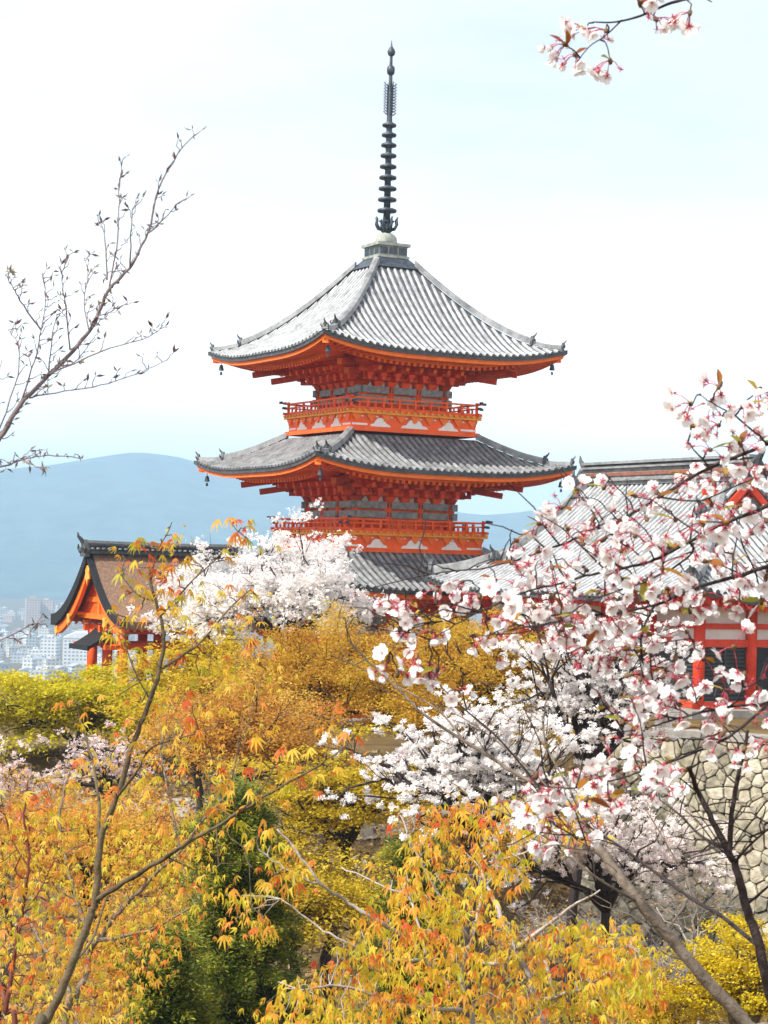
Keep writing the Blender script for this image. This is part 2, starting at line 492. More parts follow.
        b.build('door', [VERM2, VERM, OCHRE], wall)
    if bal:
        zf_ = W(ze) - 2.20 - drop; zs = zf_ - .72
        b = MB()
        b.box(-bal, bal, -bal, bal, zf_ - .09, zf_, 1)
        b.box(-bal + .14, bal - .14, -bal + .14, bal - .14, zs, zf_ - .092, 0)
        for k in range(4):
            R = rot4(k); e = (k % 2) * .004
            b.box(-bal + .0, bal - .0, -bal + .03, -bal + .17, zs - .14 + e, zs + .03 - e, 0, R)
            b.box(-bal - .02, bal + .02, -bal - .03, -bal + .10, zf_ - .17 + e, zf_ - .093 - e, 2, R)
            for i in range(22):
                x = -bal + .1 + (2 * bal - .2) * i / 21
                b.box(x - .05, x + .05, -bal - .09, -bal - .032, zf_ - .085, zf_ - .01, 2, R)
        deck = b.build('balcony', [VERM, VERM2, OCHRE], pag)
        # plaster panels shaped between the frog-leg struts, and the small blocks that carry the deck
        b = MB(); b2 = MB()
        for k in range(4):
            R = rot4(k); y = -bal + .14
            def hump(xc, w, h):
                pr = [(-.5, 0), (.5, 0), (.44, .22), (.30, .30), (.22, .62), (.10, .86), (-.10, .86), (-.22, .62), (-.30, .30), (-.44, .22)]
                b.prism([R(xc + a_ * w, y + .004, zs + .06 + c * h) for a_, c in pr], Vector(R(0, -.022, 0)))
            hump(0, 1.25, .44); hump(-bal * .52, .95, .40); hump(bal * .52, .95, .40)
            for x0 in (-bal + .52, bal - .52):
                b.box(x0 - .34, x0 + .34, y - .018, y + .004, zs + .09, zs + .17, 0, R)
            b2.box(-bal + .14, bal - .14, y - .03, y + .004, zf_ - .215, zf_ - .178, 0, R)
            for i in range(9):
                x0 = -bal + .35 + (2 * bal - .7) * i / 8
                b2.prism([R(x0 + a_, y + .002, zf_ - .175 - c) for a_, c in ((-.2, 0), (.2, 0), (.2, .07), (.1, .17), (.05, .27), (-.05, .27), (-.1, .17), (-.2, .07))], Vector(R(0, -.09, 0)))
                b.box(x0 - .05 + .28, x0 + .05 + .28, y - .012, y + .003, zf_ - .29, zf_ - .235, 0, R) if i < 8 else None
        b.build('plaster_panel', PLAST, deck); b2.build('balcony_trim', VERM2, deck)
        rl = bal - .12
        for k in range(4):
            R = rot4(k); b = MB(); e = (k % 2) * .008
            b.beam(R(-rl - .34, -rl, zf_ + .46 + e + .05), R(-rl, -rl, zf_ + .46 + e), .07, .06); b.beam(R(rl, -rl, zf_ + .46 + e), R(rl + .34, -rl, zf_ + .52 + e), .07, .06)
            b.beam(R(-rl, -rl, zf_ + .46 + e), R(rl, -rl, zf_ + .46 + e), .075, .07)
            b.beam(R(-rl - .2, -rl, zf_ + .30 + e), R(rl + .2, -rl, zf_ + .30 + e), .05, .05)
            b.beam(R(-rl - .25, -rl, zf_ + .06 + e), R(rl + .25, -rl, zf_ + .06 + e), .09, .10)
            n = 8
            for i in range(n + 1):
                x = -rl + 2 * rl * i / n
                if i < n: b.box(x - .045, x + .045, -rl - .045, -rl + .045, zf_ + .002, zf_ + (.56 if i == 0 else .425), 0, R)
                if i < n:
                    xm = x + rl / n; b.box(xm - .03, xm + .03, -rl - .03, -rl + .03, zf_ + .10, zf_ + .275, 0, R)
            for sx in (-1, 1):
                for zz, ll in ((.52, .36), (.30, .22)):
                    q = Vector(R(sx * (rl + ll), -rl, zf_ + zz + e)); b.box(-.06, .06, -.06, .06, -.05, .05, 1, lambda x, y, z: (q.x + x, q.y + y, q.z + z))
            b.build('railing', [VERM, DARKM], deck)


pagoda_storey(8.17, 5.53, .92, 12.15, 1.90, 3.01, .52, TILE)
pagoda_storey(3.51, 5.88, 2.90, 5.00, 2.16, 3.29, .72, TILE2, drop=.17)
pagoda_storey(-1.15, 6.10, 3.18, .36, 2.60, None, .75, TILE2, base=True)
b = MB(); b.box(-3.6, 3.6, -3.6, 3.6, -1.5, .39); b.box(-3.75, 3.75, -3.75, 3.75, .30, .395); b.build('foundation', CONC, pag)

# spire
b = MB(); z = W(12.05)
b.hexa([(-1.12, -1.12, z), (1.12, -1.12, z), (1.12, 1.12, z), (-1.12, 1.12, z), (-.72, -.72, z + .42), (.72, -.72, z + .42), (.72, .72, z + .42), (-.72, .72, z + .42)])
fin = b.build('finial', BRONZE, pag)
b = MB(); z0 = z + .42
b.box(-.66, .66, -.66, .66, z0, z0 + .60); b.box(-.73, .73, -.73, .73, z0 + .02, z0 + .12); b.box(-.76, .76, -.76, .76, z0 + .52, z0 + .64)
for k in range(4):
    R = rot4(k)
    for x in (-.44, 0, .44):
        b.box(x - .17, x + .17, -.685, -.655, z0 + .18, z0 + .46, 1, R)
b.build('dew_basin', [DOMEM, BRONZE], fin)
zd = z0 + .64
b = MB(); b.lathe([(.46, zd), (.47, zd + .12), (.44, zd + .28), (.34, zd + .42), (.2, zd + .49), (.1, zd + .5)], 20); b.build('dome', DOMEM, fin, True)
b = MB(); zl = zd + .5; b.lathe([(.14, zl), (.22, zl + .05), (.27, zl + .2), (.22, zl + .32), (.26, zl + .42), (.34, zl + .5), (.12, zl + .52)], 16)
for i in range(8):
    t = 2 * PI * i / 8; c, s_ = math.cos(t), math.sin(t)
    b.tube([(c * q, s_ * q, zl + h) for q, h in ((.2, .12), (.36, .18), (.46, .36), (.43, .55), (.49, .66))], [.05, .07, .06, .05, .02], 5)
b.build('lotus', BRONZE, fin, True)
ztop_sp = 21.55; rings = [at(389, q, 83).z for q in (125.2, 135, 145.2, 155.7, 166.7, 177.7, 188.7, 199.7, 210.7)]
b = MB(); b.tube([(0, 0, W(q)) for q in (13.6, 18.3, 19.0, 21.0, 21.6)], [.15, .12, .10, .06, .012], 10); b.build('mast', BRONZE, fin, True)
for i, q in enumerate(rings[::-1]):
    r = .41 - .11 * i / 8; b = MB(); zc = W(q)
    b.lathe([(r - .08, zc - .07), (r - .02, zc - .065), (r, zc - .015), (r - .01, zc + .04), (r - .10, zc + .075), (r - .13, zc + .07), (.12, zc + .03), (.12, zc - .03), (r - .14, zc - .02)], 20)
    b.lathe([(.14, zc - .14), (.17, zc - .1), (.17, zc + .1), (.13, zc + .14)], 10)
    b.build('ring', BRONZE, fin, True)
za, zb_ = W(at(390, 115, 83).z), W(at(391, 84, 83).z)
for k in range(4):
    R = rot4(k); b = MB(); n = 11
    b.poly([R(.06, 0, za), R(.06, 0, zb_), R(.14, 0, zb_ - .1), R(.14, 0, za + .1)]) 
    for i in range(n):
        z = za + (zb_ - za) * i / (n - 1) * .93
        b.tube([R(.08, 0, z), R(.2, 0, z + .03), R(.27, 0, z + .12), R(.22, 0, z + .16)], [.03, .025, .02, .012], 4)
        b.tube([R(.25, 0, z + .1), R(.33, 0, z + .1)], [.02, .01], 4)
    b.build('water_flame', BRONZE, fin)
zq = W(at(391, 70, 83).z); b = MB(); b.lathe([(.06, zq - .24), (.15, zq - .16), (.17, zq), (.15, zq + .13), (.06, zq + .2)], 12); b.build('dragon_wheel', BRONZE, fin, True)
zq = W(at(392, 52, 83).z); b = MB(); b.lathe([(.05, zq - .2), (.14, zq - .12), (.17, zq), (.12, zq + .12), (.04, zq + .24), (.008, zq + .5)], 12); b.build('jewel', BRONZE, fin, True)

# ------------------------------------------------------------------ tile-roofed hall on the right
HF = at(690, 583, 62); ct, st = math.cos(TH), math.sin(TH)
HX, HY, RG, RF = 6.0, 8.42, 2.0, 4.8
HZE = -1.0; HZB = -4.75
hc = Vector((HF.x, HF.y, 0)) + Vector((ct, st, 0)) * HX + Vector((-st, ct, 0)) * HY
hall = thing('temple_hall', 'red pillared temple hall with white walls and a broad pale tiled roof behind cherry blossom', 'temple hall', (hc.x, hc.y, HZB), TH)
HR = 4.25


def hz(r, c):
    t = r / HX; g = t * (.62 + .38 * t)
    return HZE - HZB + HR * g + .5 * max(0, 1 - c / 4.5) ** 2.4 * max(0, 1 - r / 3.5) ** 1.6


mb = MB()


def hsegs(k):
    if k % 2:
        a_, c = (RF, RG) if k == 1 else (RG, RF)
        return [(-HY, -HY + a_, 0, a_), (-HY + a_, HY - c, HX, HX), (HY - c, HY, c, 0)]
    a_ = RF if k == 0 else RG
    return [(-HX, -HX + a_, 0, a_), (-HX + a_, HX - a_, a_, a_), (HX - a_, HX, a_, 0)]


roof_faces(mb, lambda k: (HY, HX) if k % 2 else (HX, HY), hz, hsegs, pitch=.30, tr=.085, nr=14)
hroof = mb.build('roof', [TILEG, TILE, TILED], hall)
# main ridge, verge ridges, hip ridges
zr = hz(HX, 99)
b = MB(); yl = HY - RG - .05
yf = HY - RF + .35; b.sweep([(0, -yf, zr - .15), (0, 0, zr - .15), (0, yl, zr - .15)], .62, .82)
b.box(-.42, .42, -yf + .1, yl - .1, zr - .02, zr + .05); b.box(-.40, .40, -yf + .1, yl - .1, zr + .46, zr + .52); b.box(-.26, .26, -yf, yl, zr + .64, zr + .74)
rd = b.build('main_ridge', TILE2, hroof)
b = MB(); b.box(-.335, .335, -yf + .3, yl - .3, zr + .17, zr + .30); b.build('ridge_band', mat('dull_rust_band', (.25, .10, .07), .8, .2, 4.), rd)
for s_ in (-1, 1):
    ornament((0, (yl + .02) if s_ > 0 else -(yf + .02), zr - .2), (0, s_), .8).build('ridge_end_tile', TILED, rd)
for sx in (-1, 1):
    for sy in (-1, 1):
        Rg = RG if sy > 0 else RF; b = MB(); y = sy * (HY - Rg - .35)
        b.sweep([(sx * (HX - r), y, hz(r, 99) + .02) for r in [Rg * .9 + (HX - Rg * .9) * i / 8 for i in range(9)]], .34, .36)
        v = b.build('verge_ridge', TILE2, hroof)
        ornament((sx * (HX - Rg * .9), y, hz(Rg * .9, 99)), (sx, 0), .5).build('ridge_end_tile', TILED, v)
        b = MB(); b.sweep([(sx * (HX - r), sy * (HY - r), hz(r, r) + .02) for r in [.15 + (Rg + .2 - .15) * i / 8 for i in range(9)]], .36, .36)
        v = b.build('hip_ridge', TILE2, hroof)
        ornament((sx * (HX - .22), sy * (HY - .22), hz(.2, .2)), (sx, sy), .55).build('ridge_end_tile', TILED, v)
for sy in (-1, 1):
    Rg = RG if sy > 0 else RF; b = MB(); y = sy * (HY - Rg - .55)
    pts = [(-(HX - r), y, hz(r, 99) - .12) for r in [Rg + (HX - Rg) * i / 6 for i in range(7)]] + [((HX - r), y, hz(r, 99) - .12) for r in [HX - (HX - Rg) * i / 6 for i in range(1, 7)]]
    b.prism(pts, (0, sy * .06, 0), 0)
    for i in range(len(pts) - 1):
        p, q = Vector(pts[i]), Vector(pts[i + 1]); o_ = Vector((0, sy * .55, 0)); b.beam(p + o_ + Vector((0, 0, -.15)), q + o_ + Vector((0, 0, -.15)), .14, .24, 1)
    b.box(-1.6, 1.6, y + sy * .08 - .03, y + sy * .08 + .03, hz(Rg, 99) + .4, hz(Rg, 99) + .6, 1)
    b.box(-.12, .12, y + sy * .09 - .03, y + sy * .09 + .03, hz(Rg, 99) + .0, hz(HX, 99) - .4, 1)
    b.build('gable', [PLAST, HALLR], hall)
# eaves
mb = MB()
for k in range(4):
    R = rot4(k); hx, hd = (HY, HX) if k % 2 else (HX, HY)
    n = int(2 * hx / .34)
    for i in range(n + 1):
        x = -hx + .3 + (2 * hx - .6) * i / n; ro = hd - .25; ri = max(hd - 2.0, hd - (hx - abs(x)))
        if ri > ro - .1: continue
        ux = .5 * max(0, 1 - (hx - abs(x)) / 4.5) ** 2.4
        mb.beam(R(x, -ri, HZE - HZB - .12 + ux * .3), R(x, -ro, HZE - HZB - .27 + ux), .13, .15, 0, 1)
    m = 30
    for i in range(m):
        q = []
        for x in (-hx + .15 + (2 * hx - .3) * i / m, -hx + .15 + (2 * hx - .3) * (i + 1) / m):
            ux = .5 * max(0, 1 - (hx - abs(x)) / 4.5) ** 2.4; ri = max(hd - 2.0, hd - (hx - abs(x)))
            q.append((x, hd - .14, -.18 + ux)); q.append((x, min(ri, hd - .2), -.03 + ux * .3))
        p = [R(x, -y, HZE - HZB + z) for x, y, z in (q[0], q[2], q[3], q[1])]
        mb.hexa(p + [(x, y, z + .05) for x, y, z in p], 2)
mb.build('eaves', [REDB, HALLR, REDB], hall)
BX, BY = 4.2, 6.6; zt = HZE - HZB - .15; zs = .25
b = MB(); b.box(-BX + .1, BX - .1, -BY + .1, BY - .1, zs, zt); hwall = b.build('wall', PLAST, hall)
b = MB(); b.box(-BX - .9, BX + .9, -BY - .9, BY + .9, -.6, zs - .01); b.build('foundation', CONC, hall)
for k in range(4):
    R = rot4(k); hx, hd, n = (BY, BX, 5) if k % 2 else (BX, BY, 4)
    for i in range(n):
        x = -hx + 2 * hx * i / n; p = R(x, -hd, 0); b = MB(); b.lathe([(.19, zs), (.19, zt + .02)], 12, p); b.build('pillar', HALLR, hwall, True)
    b = MB(); e = (k % 2) * .006
    for z0, z1 in ((zt - .06, zt + .14), (zt - .78, zt - .60), (zt - 1.36, zt - 1.12), (zs, zs + .22)):
        b.box(-hx, hx, -hd - .06, -hd + .08, z0 + e, z1 - e, 0, R)
    for i in range(n + 1):
        x = -hx + 2 * hx * i / n
        b.hexa([R(x + dx, -hd - .14 * (2 * dy - 1) - .1, z_) for z_, w in ((zt - .05, .14), (zt + .12, .42)) for dx, dy in ((-w, 0), (w, 0), (w, 1), (-w, 1))], 0)
    b.build('tie_beam', HALLR, hwall)
    for i in range(n):
        x0 = -hx + 2 * hx * i / n + .2; x1 = x0 + 2 * hx / n - .4
        b = MB(); b.box(x0, x1, -hd - .01 + .06, -hd + .09, zs + .24, zt - 1.38, 0, R)
        if k != 0 or i in (0, n - 1):
            z = zs + .30
            while z < zt - 1.45: b.box(x0, x1, -hd + .0, -hd + .045, z, z + .07, 1, R); z += .13
            b.box((x0 + x1) / 2 - .04, (x0 + x1) / 2 + .04, -hd - .02, -hd + .04, zs + .24, zt - 1.38, 1, R)
            b.build('lattice_shutter', [LATT, mat('lattice_bar', (.045, .047, .05), .5, .2)], hwall)
        else: b.build('dark_doorway', LATT, hwall)

# ------------------------------------------------------------------ bark-roofed gate on the left
GA = at(92, 549, 92); GX, GYH = 3.4, 4.5
gc = Vector((GA.x, GA.y, 0)) + Vector((ct, st, 0)) * (GX)
GZB = -6.7; gate = thing('temple_gate', 'orange gate with curved brown bark roof and gilded gable above the city', 'gate', (gc.x, gc.y, GZB), TH)
GR = -GZB + .02


def gz(v):        # height of the roof at v metres from the ridge
    t = min(1, v / GYH); return GR - 3.05 * (1 - (1 - t) ** 1.75)


mb = MB(); n = 14; th = .34
for sy in (-1, 1):
    for i in range(n):
        a_, c = GYH * i / n, GYH * (i + 1) / n
        p = [(-GX, sy * a_, gz(a_)), (GX, sy * a_, gz(a_)), (GX, sy * c, gz(c)), (-GX, sy * c, gz(c))]
        mb.hexa([(x, y, z - th) for x, y, z in p] + p, 0)
groof = mb.build('roof', BARK_ROOF, gate)
for sx in (-1, 1):
    mb = MB(); mo = MB()
    for sy in (-1, 1):
        for i in range(n):
            a_, c = GYH * i / n, GYH * (i + 1) / n; x0, x1 = (sx * GX, sx * (GX + .30))
            if i == n - 1: c += .12
            hv = .54 if sy > 0 else .22
            p = [(x0, sy * a_, gz(a_) + .02), (x1, sy * a_, gz(a_) + .02), (x1, sy * c, gz(c) + .02), (x0, sy * c, gz(c) + .02)]
            mb.hexa([(x, y, z - hv) for x, y, z in p] + p, 0)
            x0, x1 = (sx * (GX - .04), sx * (GX + .14))
            p = [(x0, sy * a_ * .97, gz(a_) - hv + .03), (x1, sy * a_ * .97, gz(a_) - hv + .03), (x1, sy * c * .97, gz(c) - hv + .03), (x0, sy * c * .97, gz(c) - hv + .03)]
            mo.hexa([(x, y, z - .42) for x, y, z in p] + p, 0)
    mb.build('verge', BARK_EDGE, groof); bb = mo.build('bargeboard', VERM2, groof)
    x0 = sx * (GX + .15)
    def orn(y, z, s_):
        go = MB(); go.prism([(x0, y + a_ * s_, z + c * s_) for a_, c in ((-.5, .3), (-.2, .5), (.2, .5), (.5, .3), (.35, -.1), (.5, -.5), (.15, -.55), (0, -1), (-.15, -.55), (-.5, -.5), (-.35, -.1))], (sx * .06, 0, 0)); go.build('gilt_ornament', GOLD, bb)
    orn(0, gz(0) - .95, .62)
    for sy in (-1, 1):
        orn(sy * 2.4, gz(2.4) - .9, .42); orn(sy * 4.1, gz(4.1) - .72, .36)
    ga = MB(); xg = sx * (GX - .55)
    pts = [(xg, -v, gz(v) - th) for v in (2.9, 2.2, 1.5, .8, 0)] + [(xg, v, gz(v) - th) for v in (.8, 1.5, 2.2, 2.9)]
    ga.prism(pts, (sx * .08, 0, 0), 0)
    ga.box(min(xg, xg + sx * .2), max(xg, xg + sx * .2), -2.9, 2.9, gz(2.9) - th - .22, gz(2.9) - th + .02, 1)
    ga.box(min(xg, xg + sx * .16), max(xg, xg + sx * .16), -.14, .14, gz(2.9) - th, gz(0) - .5, 1)
    ga.box(min(xg, xg + sx * .17), max(xg, xg + sx * .17), -1.6, 1.6, gz(1.6) - th - .35, gz(1.6) - th - .12, 1)
    ga.build('gable', [VERM, VERM2], gate)
b = MB(); b.sweep([(-GX - .3, 0, GR - .1), (0, 0, GR - .15), (GX + .3, 0, GR - .1)], .62, .62)
b.box(-GX - .2, GX + .2, -.40, .40, GR - .09, GR + .02); b.box(-GX - .2, GX + .2, -.37, .37, GR + .27, GR + .33)
gr = b.build('main_ridge', TILED, groof)
b = MB()
for sy in (-1, 1):
    for i in range(27):
        x = -GX - .1 + (2 * GX + .2) * i / 26; b.lathe([(.0, 0), (.085, .01), (.085, .08), (0, .09)], 8, (x, sy * .36, GR + .1))
b.build('ridge_disc', TILE2, gr)
for sx in (-1, 1): ornament((sx * (GX + .32), 0, GR - .25), (sx, 0), .72).build('ridge_end_tile', TILED, gr)
# lower pent roof on the gable side, and eave boards
mb = MB()
for i in range(6):
    t0, t1 = i / 6, (i + 1) / 6; X0, X1 = -2.6 - 1.1 * t0, -2.6 - 1.1 * t1; z0, z1 = 3.15 - .75 * t0 ** .8, 3.15 - .75 * t1 ** .8
    p = [(X1, -.8, z1), (X0, -.8, z0), (X0, 1.5, z0), (X1, 1.5, z1)]
    mb.hexa([(x, y, z - .16) for x, y, z in p] + p, 0)
mb.box(-3.8, -3.7, -.9, 1.6, 2.20, 2.43, 1)
lp = mb.build('lower_roof', [BARK_EDGE, BARK_EDGE], gate)
b = MB()
for sy in (-1, 1):
    for i in range(20):
        x = -GX + .2 + (2 * GX - .4) * i / 19; b.beam((x, sy * 1.9, gz(1.9) - th - .1), (x, sy * (GYH - .15), gz(GYH - .15) - th - .06), .10, .12, 0, 1)
b.build('eaves', [VERM, OCHRE], gate)
for x in (-2.5, 0., 2.5):
    for y in (-2.0, 0., 2.0):
        b = MB(); b.lathe([(.25, .2), (.23, 3.3)], 14, (x, y, 0)); b.lathe([(.4, -.5), (.4, .12), (.3, .2)], 12, (x, y, 0), 1); b.build('pillar', [VERM, CONC], gate, True)
b = MB()
for z0, z1, e in ((3.02, 3.34, .45), (2.3, 2.52, .3)):
    for y in (-2., 0, 2.): b.box(-2.5 - e, 2.5 + e, y - .11, y + .11, z0, z1)
    for x in (-2.5, 0, 2.5): b.box(x - .1, x + .1, -2. - e, 2. + e, z0 + .02, z1 - .02)
b.box(-3.4, -2.5, -2.11, -1.9, 2.3, 2.5); b.box(-3.4, -2.5, 1.9, 2.11, 2.3, 2.5)
b.build('tie_beam', VERM, gate)
b = MB()
for x in (-2.5, 0., 2.5):
    for y in (-2., 2.):
        b.box(x - .5, x + .5, y - .09, y + .09, 3.36, 3.52); b.box(x - .13, x + .13, y - .14, y + .14, 3.53, 3.72); b.box(x - .8, x + .8, y - .085, y + .085, 3.73, 3.88)
b.box(-2.9, 2.9, -2.2, -1.85, 3.9, 4.1); b.box(-2.9, 2.9, 1.85, 2.2, 3.9, 4.1)
b.build('bracket', VERM2, gate)


# ------------------------------------------------------------------ ground, city plain, hills
GP = [(-60, -1.0), (0, -1.7), (3, -2.4), (8, -5.5), (15, -9.), (25, -11.2), (42, -11.6), (49, -10.9), (56, -9.2), (62, -7.6), (67, -6.7), (104, -6.7), (125, -14), (220, -42), (500, -92), (900, -108), (1300, -110), (9400, -110)]


def ground(x, y):
    for (a, za), (b_, zb) in zip(GP, GP[1:]):
        if y <= b_:
            t = max(0, (y - a) / (b_ - a)); z = za + (zb - za) * t; break
    else: z = -110
    if 20 < y < 66: z += -1.6 * max(0, min(1, (x - 2) / 4)) * max(0, min(1, (y - 36) / 8)) * max(0, min(1, (66 - y) / 6)) + .35 * math.sin(x * .31 + 1) * math.sin(y * .4) + .2 * math.sin(x * .83 + y * .6)
    return z


ys = [-60, -30, -12, -6] + [-3 + i for i in range(0, 20)] + [18 + 1.0 * i for i in range(92)] + [112, 118, 125, 140, 160, 190, 220, 280, 350, 420, 500, 650, 800, 900, 1100, 1300, 2000, 3000, 4500, 6500, 9400]
xs = [-8900, -4000, -2000, -1000, -500, -250, -150, -100, -70, -50] + [-40 + 1.25 * i for i in range(65)] + [50, 70, 100, 150, 250, 500, 1000, 2000, 4000, 8900]
b = MB(); nx = len(xs)
for y in ys:
    for x in xs: b.v.append((x, y, ground(x, y)))
for j in range(len(ys) - 1):
    for i in range(nx - 1): b.face((j * nx + i, j * nx + i + 1, (j + 1) * nx + i + 1, (j + 1) * nx + i))
SOIL = mat('forest_floor', (.20, .13, .055), .95, .2, .9, .1, bump=.5, col2=(.06, .045, .018), detail=12)
structure(b.build('ground', SOIL, None, True))

# a pale gravel path crossing under the trees
b = MB(); pts = []
for i in range(31):
    x = -16 + 26 * i / 30; yc = 61.5 + 1.2 * math.sin(x * .3)
    for w in (-1.1, 0, 1.1): pts.append((x, yc + w, ground(x, yc + w) + .07))
b.v = pts
for i in range(30):
    for j in range(2): q = i * 3 + j; b.face((q, q + 3, q + 4, q + 1))
GRAV = mat('pale_gravel', (.33, .28, .22), .95, .12, 6., .1, bump=.3)
structure(b.build('path', GRAV))

# terrace that carries the hall, held by a dry stone wall
WA, WB = Vector((6.1, 57.6, 0)), Vector((30, 43.5, 0))
WT = -4.75
b = MB(); out = [(WA.x, WA.y), (WB.x, WB.y), (42, 60), (34, 96), (14, 92), (4.6, 74)]
b.prism([(x, y, -14) for x, y in out], (0, 0, 14 + WT))
structure(b.build('terrace', SOIL))
wd = (WB - WA).normalized(); wn = Vector((wd.y, -wd.x, 0)); WL = (WB - WA).length; WH = 8.0
STONE = mat('wall_stone', (.40, .36, .27), .9, .2, 5., .15, bump=.4, detail=8)


def stonemat():
    m, t, bs = nmat('dry_wall_stone'); bs.inputs['Roughness'].default_value = .9; bs.inputs['Specular IOR Level'].default_value = .15
    a = t.nodes.new('ShaderNodeAttribute'); a.attribute_name = 'tint'
    rp = t.nodes.new('ShaderNodeValToRGB'); e = rp.color_ramp.elements; e.new(.5)
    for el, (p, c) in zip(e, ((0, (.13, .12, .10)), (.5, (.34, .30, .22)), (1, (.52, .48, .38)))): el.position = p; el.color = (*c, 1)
    tc = t.nodes.new('ShaderNodeTexCoord'); n = t.nodes.new('ShaderNodeTexNoise'); n.inputs['Scale'].default_value = 5; n.inputs['Detail'].default_value = 9
    t.links.new(tc.outputs['Object'], n.inputs['Vector'])
    ma = t.nodes.new('ShaderNodeMath'); ma.operation = 'MULTIPLY_ADD'; ma.inputs[1].default_value = 1.6; ma.inputs[2].default_value = -.8
    ad = t.nodes.new('ShaderNodeMath'); ad.operation = 'ADD'
    t.links.new(n.outputs['Fac'], ma.inputs[0]); t.links.new(ma.outputs[0], ad.inputs[0]); t.links.new(a.outputs['Fac'], ad.inputs[1]); t.links.new(ad.outputs[0], rp.inputs['Fac'])
    ms = t.nodes.new('ShaderNodeTexNoise'); ms.inputs['Scale'].default_value = .9; ms.inputs['Detail'].default_value = 9; t.links.new(tc.outputs['Object'], ms.inputs['Vector'])
    mr_ = t.nodes.new('ShaderNodeMapRange'); mr_.inputs['From Min'].default_value = .52; mr_.inputs['From Max'].default_value = .68; mr_.inputs['To Max'].default_value = .8; t.links.new(ms.outputs['Fac'], mr_.inputs['Value'])
    mxm = t.nodes.new('ShaderNodeMixRGB'); mxm.inputs['Color2'].default_value = (.13, .125, .075, 1); t.links.new(mr_.outputs[0], mxm.inputs['Fac']); t.links.new(rp.outputs['Color'], mxm.inputs['Color1'])
    t.links.new(mxm.outputs[0], bs.inputs['Base Color'])
    bp = t.nodes.new('ShaderNodeBump'); bp.inputs['Strength'].default_value = 1.; bp.inputs['Distance'].default_value = .09
    t.links.new(n.outputs['Fac'], bp.inputs['Height']); t.links.new(bp.outputs['Normal'], bs.inputs['Normal'])
    return m


def clip(poly, nx_, ny_, c):
    o = []
    for i in range(len(poly)):
        p, q = poly[i], poly[(i + 1) % len(poly)]; dp = p[0] * nx_ + p[1] * ny_ - c; dq = q[0] * nx_ + q[1] * ny_ - c
        if dp <= 0: o.append(p)
        if dp * dq < 0: t = dp / (dp - dq); o.append((p[0] + (q[0] - p[0]) * t, p[1] + (q[1] - p[1]) * t))
    return o


sites = []; rw = random.Random(3); row = 0; zz = .2
while zz < WH:
    hh = .25 + .15 * rw.random(); xx = rw.random() * .5
    while xx < WL:
        ww = .18 + .50 * rw.random() ** 1.6; sites.append((xx + rw.uniform(-.12, .12), zz + rw.uniform(-.24, .24))); xx += ww
    zz += hh
b = MB(); tints = []


def wp(s_, h, o_): # a point of the wall: s_ along, h up, o_ proud; battered a little
    q = WA + wd * s_ + wn * (o_ + (WH - h) * .16); return (q.x, q.y, WT - WH + h)


b.poly([wp(0, 0, -.1), wp(WL, 0, -.1), wp(WL, WH, -.1), wp(0, WH, -.1)], 1); tints += [0] * 4
b.poly([wp(0, WH - .02, -1.5), wp(0, WH - .02, -.1), wp(0, 0, -.1), wp(0, 0, -1.5)], 1); tints += [0] * 4
for i, (sx, sz) in enumerate(sites):
    po = [(sx - 1, sz - 1), (sx + 1, sz - 1), (sx + 1, sz + 1), (sx - 1, sz + 1)]
    for j, (tx, tz) in enumerate(sites):
        if i != j and abs(tx - sx) < 2 and abs(tz - sz) < 1.6:
            dx, dz = tx - sx, tz - sz; po = clip(po, dx, dz, (tx * tx + tz * tz - sx * sx - sz * sz) / 2)
            if len(po) < 3: break
    po = clip(clip(po, 0, 1, WH), 0, -1, 0)
    po = clip(clip(po, 1, 0, WL), -1, 0, 0)
    if len(po) < 3: continue
    # round the corners of the cell by cutting each one
    cu = []
    for q in range(len(po)):
        p0, p1, p2 = po[q - 1], po[q], po[(q + 1) % len(po)]
        cu.append((p1[0] + (p0[0] - p1[0]) * .15, p1[1] + (p0[1] - p1[1]) * .15)); cu.append((p1[0] + (p2[0] - p1[0]) * .15, p1[1] + (p2[1] - p1[1]) * .15))
    cx = sum(p[0] for p in cu) / len(cu); cz = sum(p[1] for p in cu) / len(cu); n = len(cu); k = len(b.v)
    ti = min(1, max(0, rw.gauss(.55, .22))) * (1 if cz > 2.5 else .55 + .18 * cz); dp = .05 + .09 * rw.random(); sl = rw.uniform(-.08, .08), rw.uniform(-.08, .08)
    for s_, o_ in ((.985, -.09), (.965, .0), (.86, dp * .8), (.45, dp)):
        for p in cu:
            x, z_ = cx + (p[0] - cx) * s_, cz + (p[1] - cz) * s_
            b.v.append(wp(x, z_, o_ + ((x - cx) * sl[0] + (z_ - cz) * sl[1]) * (o_ > 0))); tints.append(ti)
    for r in range(3):
        for q in range(n): b.face((k + r * n + q, k + r * n + (q + 1) % n, k + (r + 1) * n + (q + 1) % n, k + (r + 1) * n + q))
    b.face([k + 3 * n + q for q in range(n)])
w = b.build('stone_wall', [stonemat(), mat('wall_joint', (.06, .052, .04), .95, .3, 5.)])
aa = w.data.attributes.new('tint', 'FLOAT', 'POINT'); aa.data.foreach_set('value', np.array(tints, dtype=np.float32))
tag(w, 'dry stone retaining wall of pale irregular blocks below the hall', 'stone wall')
b = MB()
s_ = 0
while s_ < WL - .5:
    l = .9 + .5 * rw.random(); e = min(s_ + l - .02, WL)
    p = [wp(q, WH, o_) for q, o_ in ((s_, .12), (e, .12), (e, -.6), (s_, -.6))]
    b.hexa([(x, y, z + .012) for x, y, z in p] + [(x, y, z + .22) for x, y, z in p]); s_ += l
b.build('coping', CONC, w)

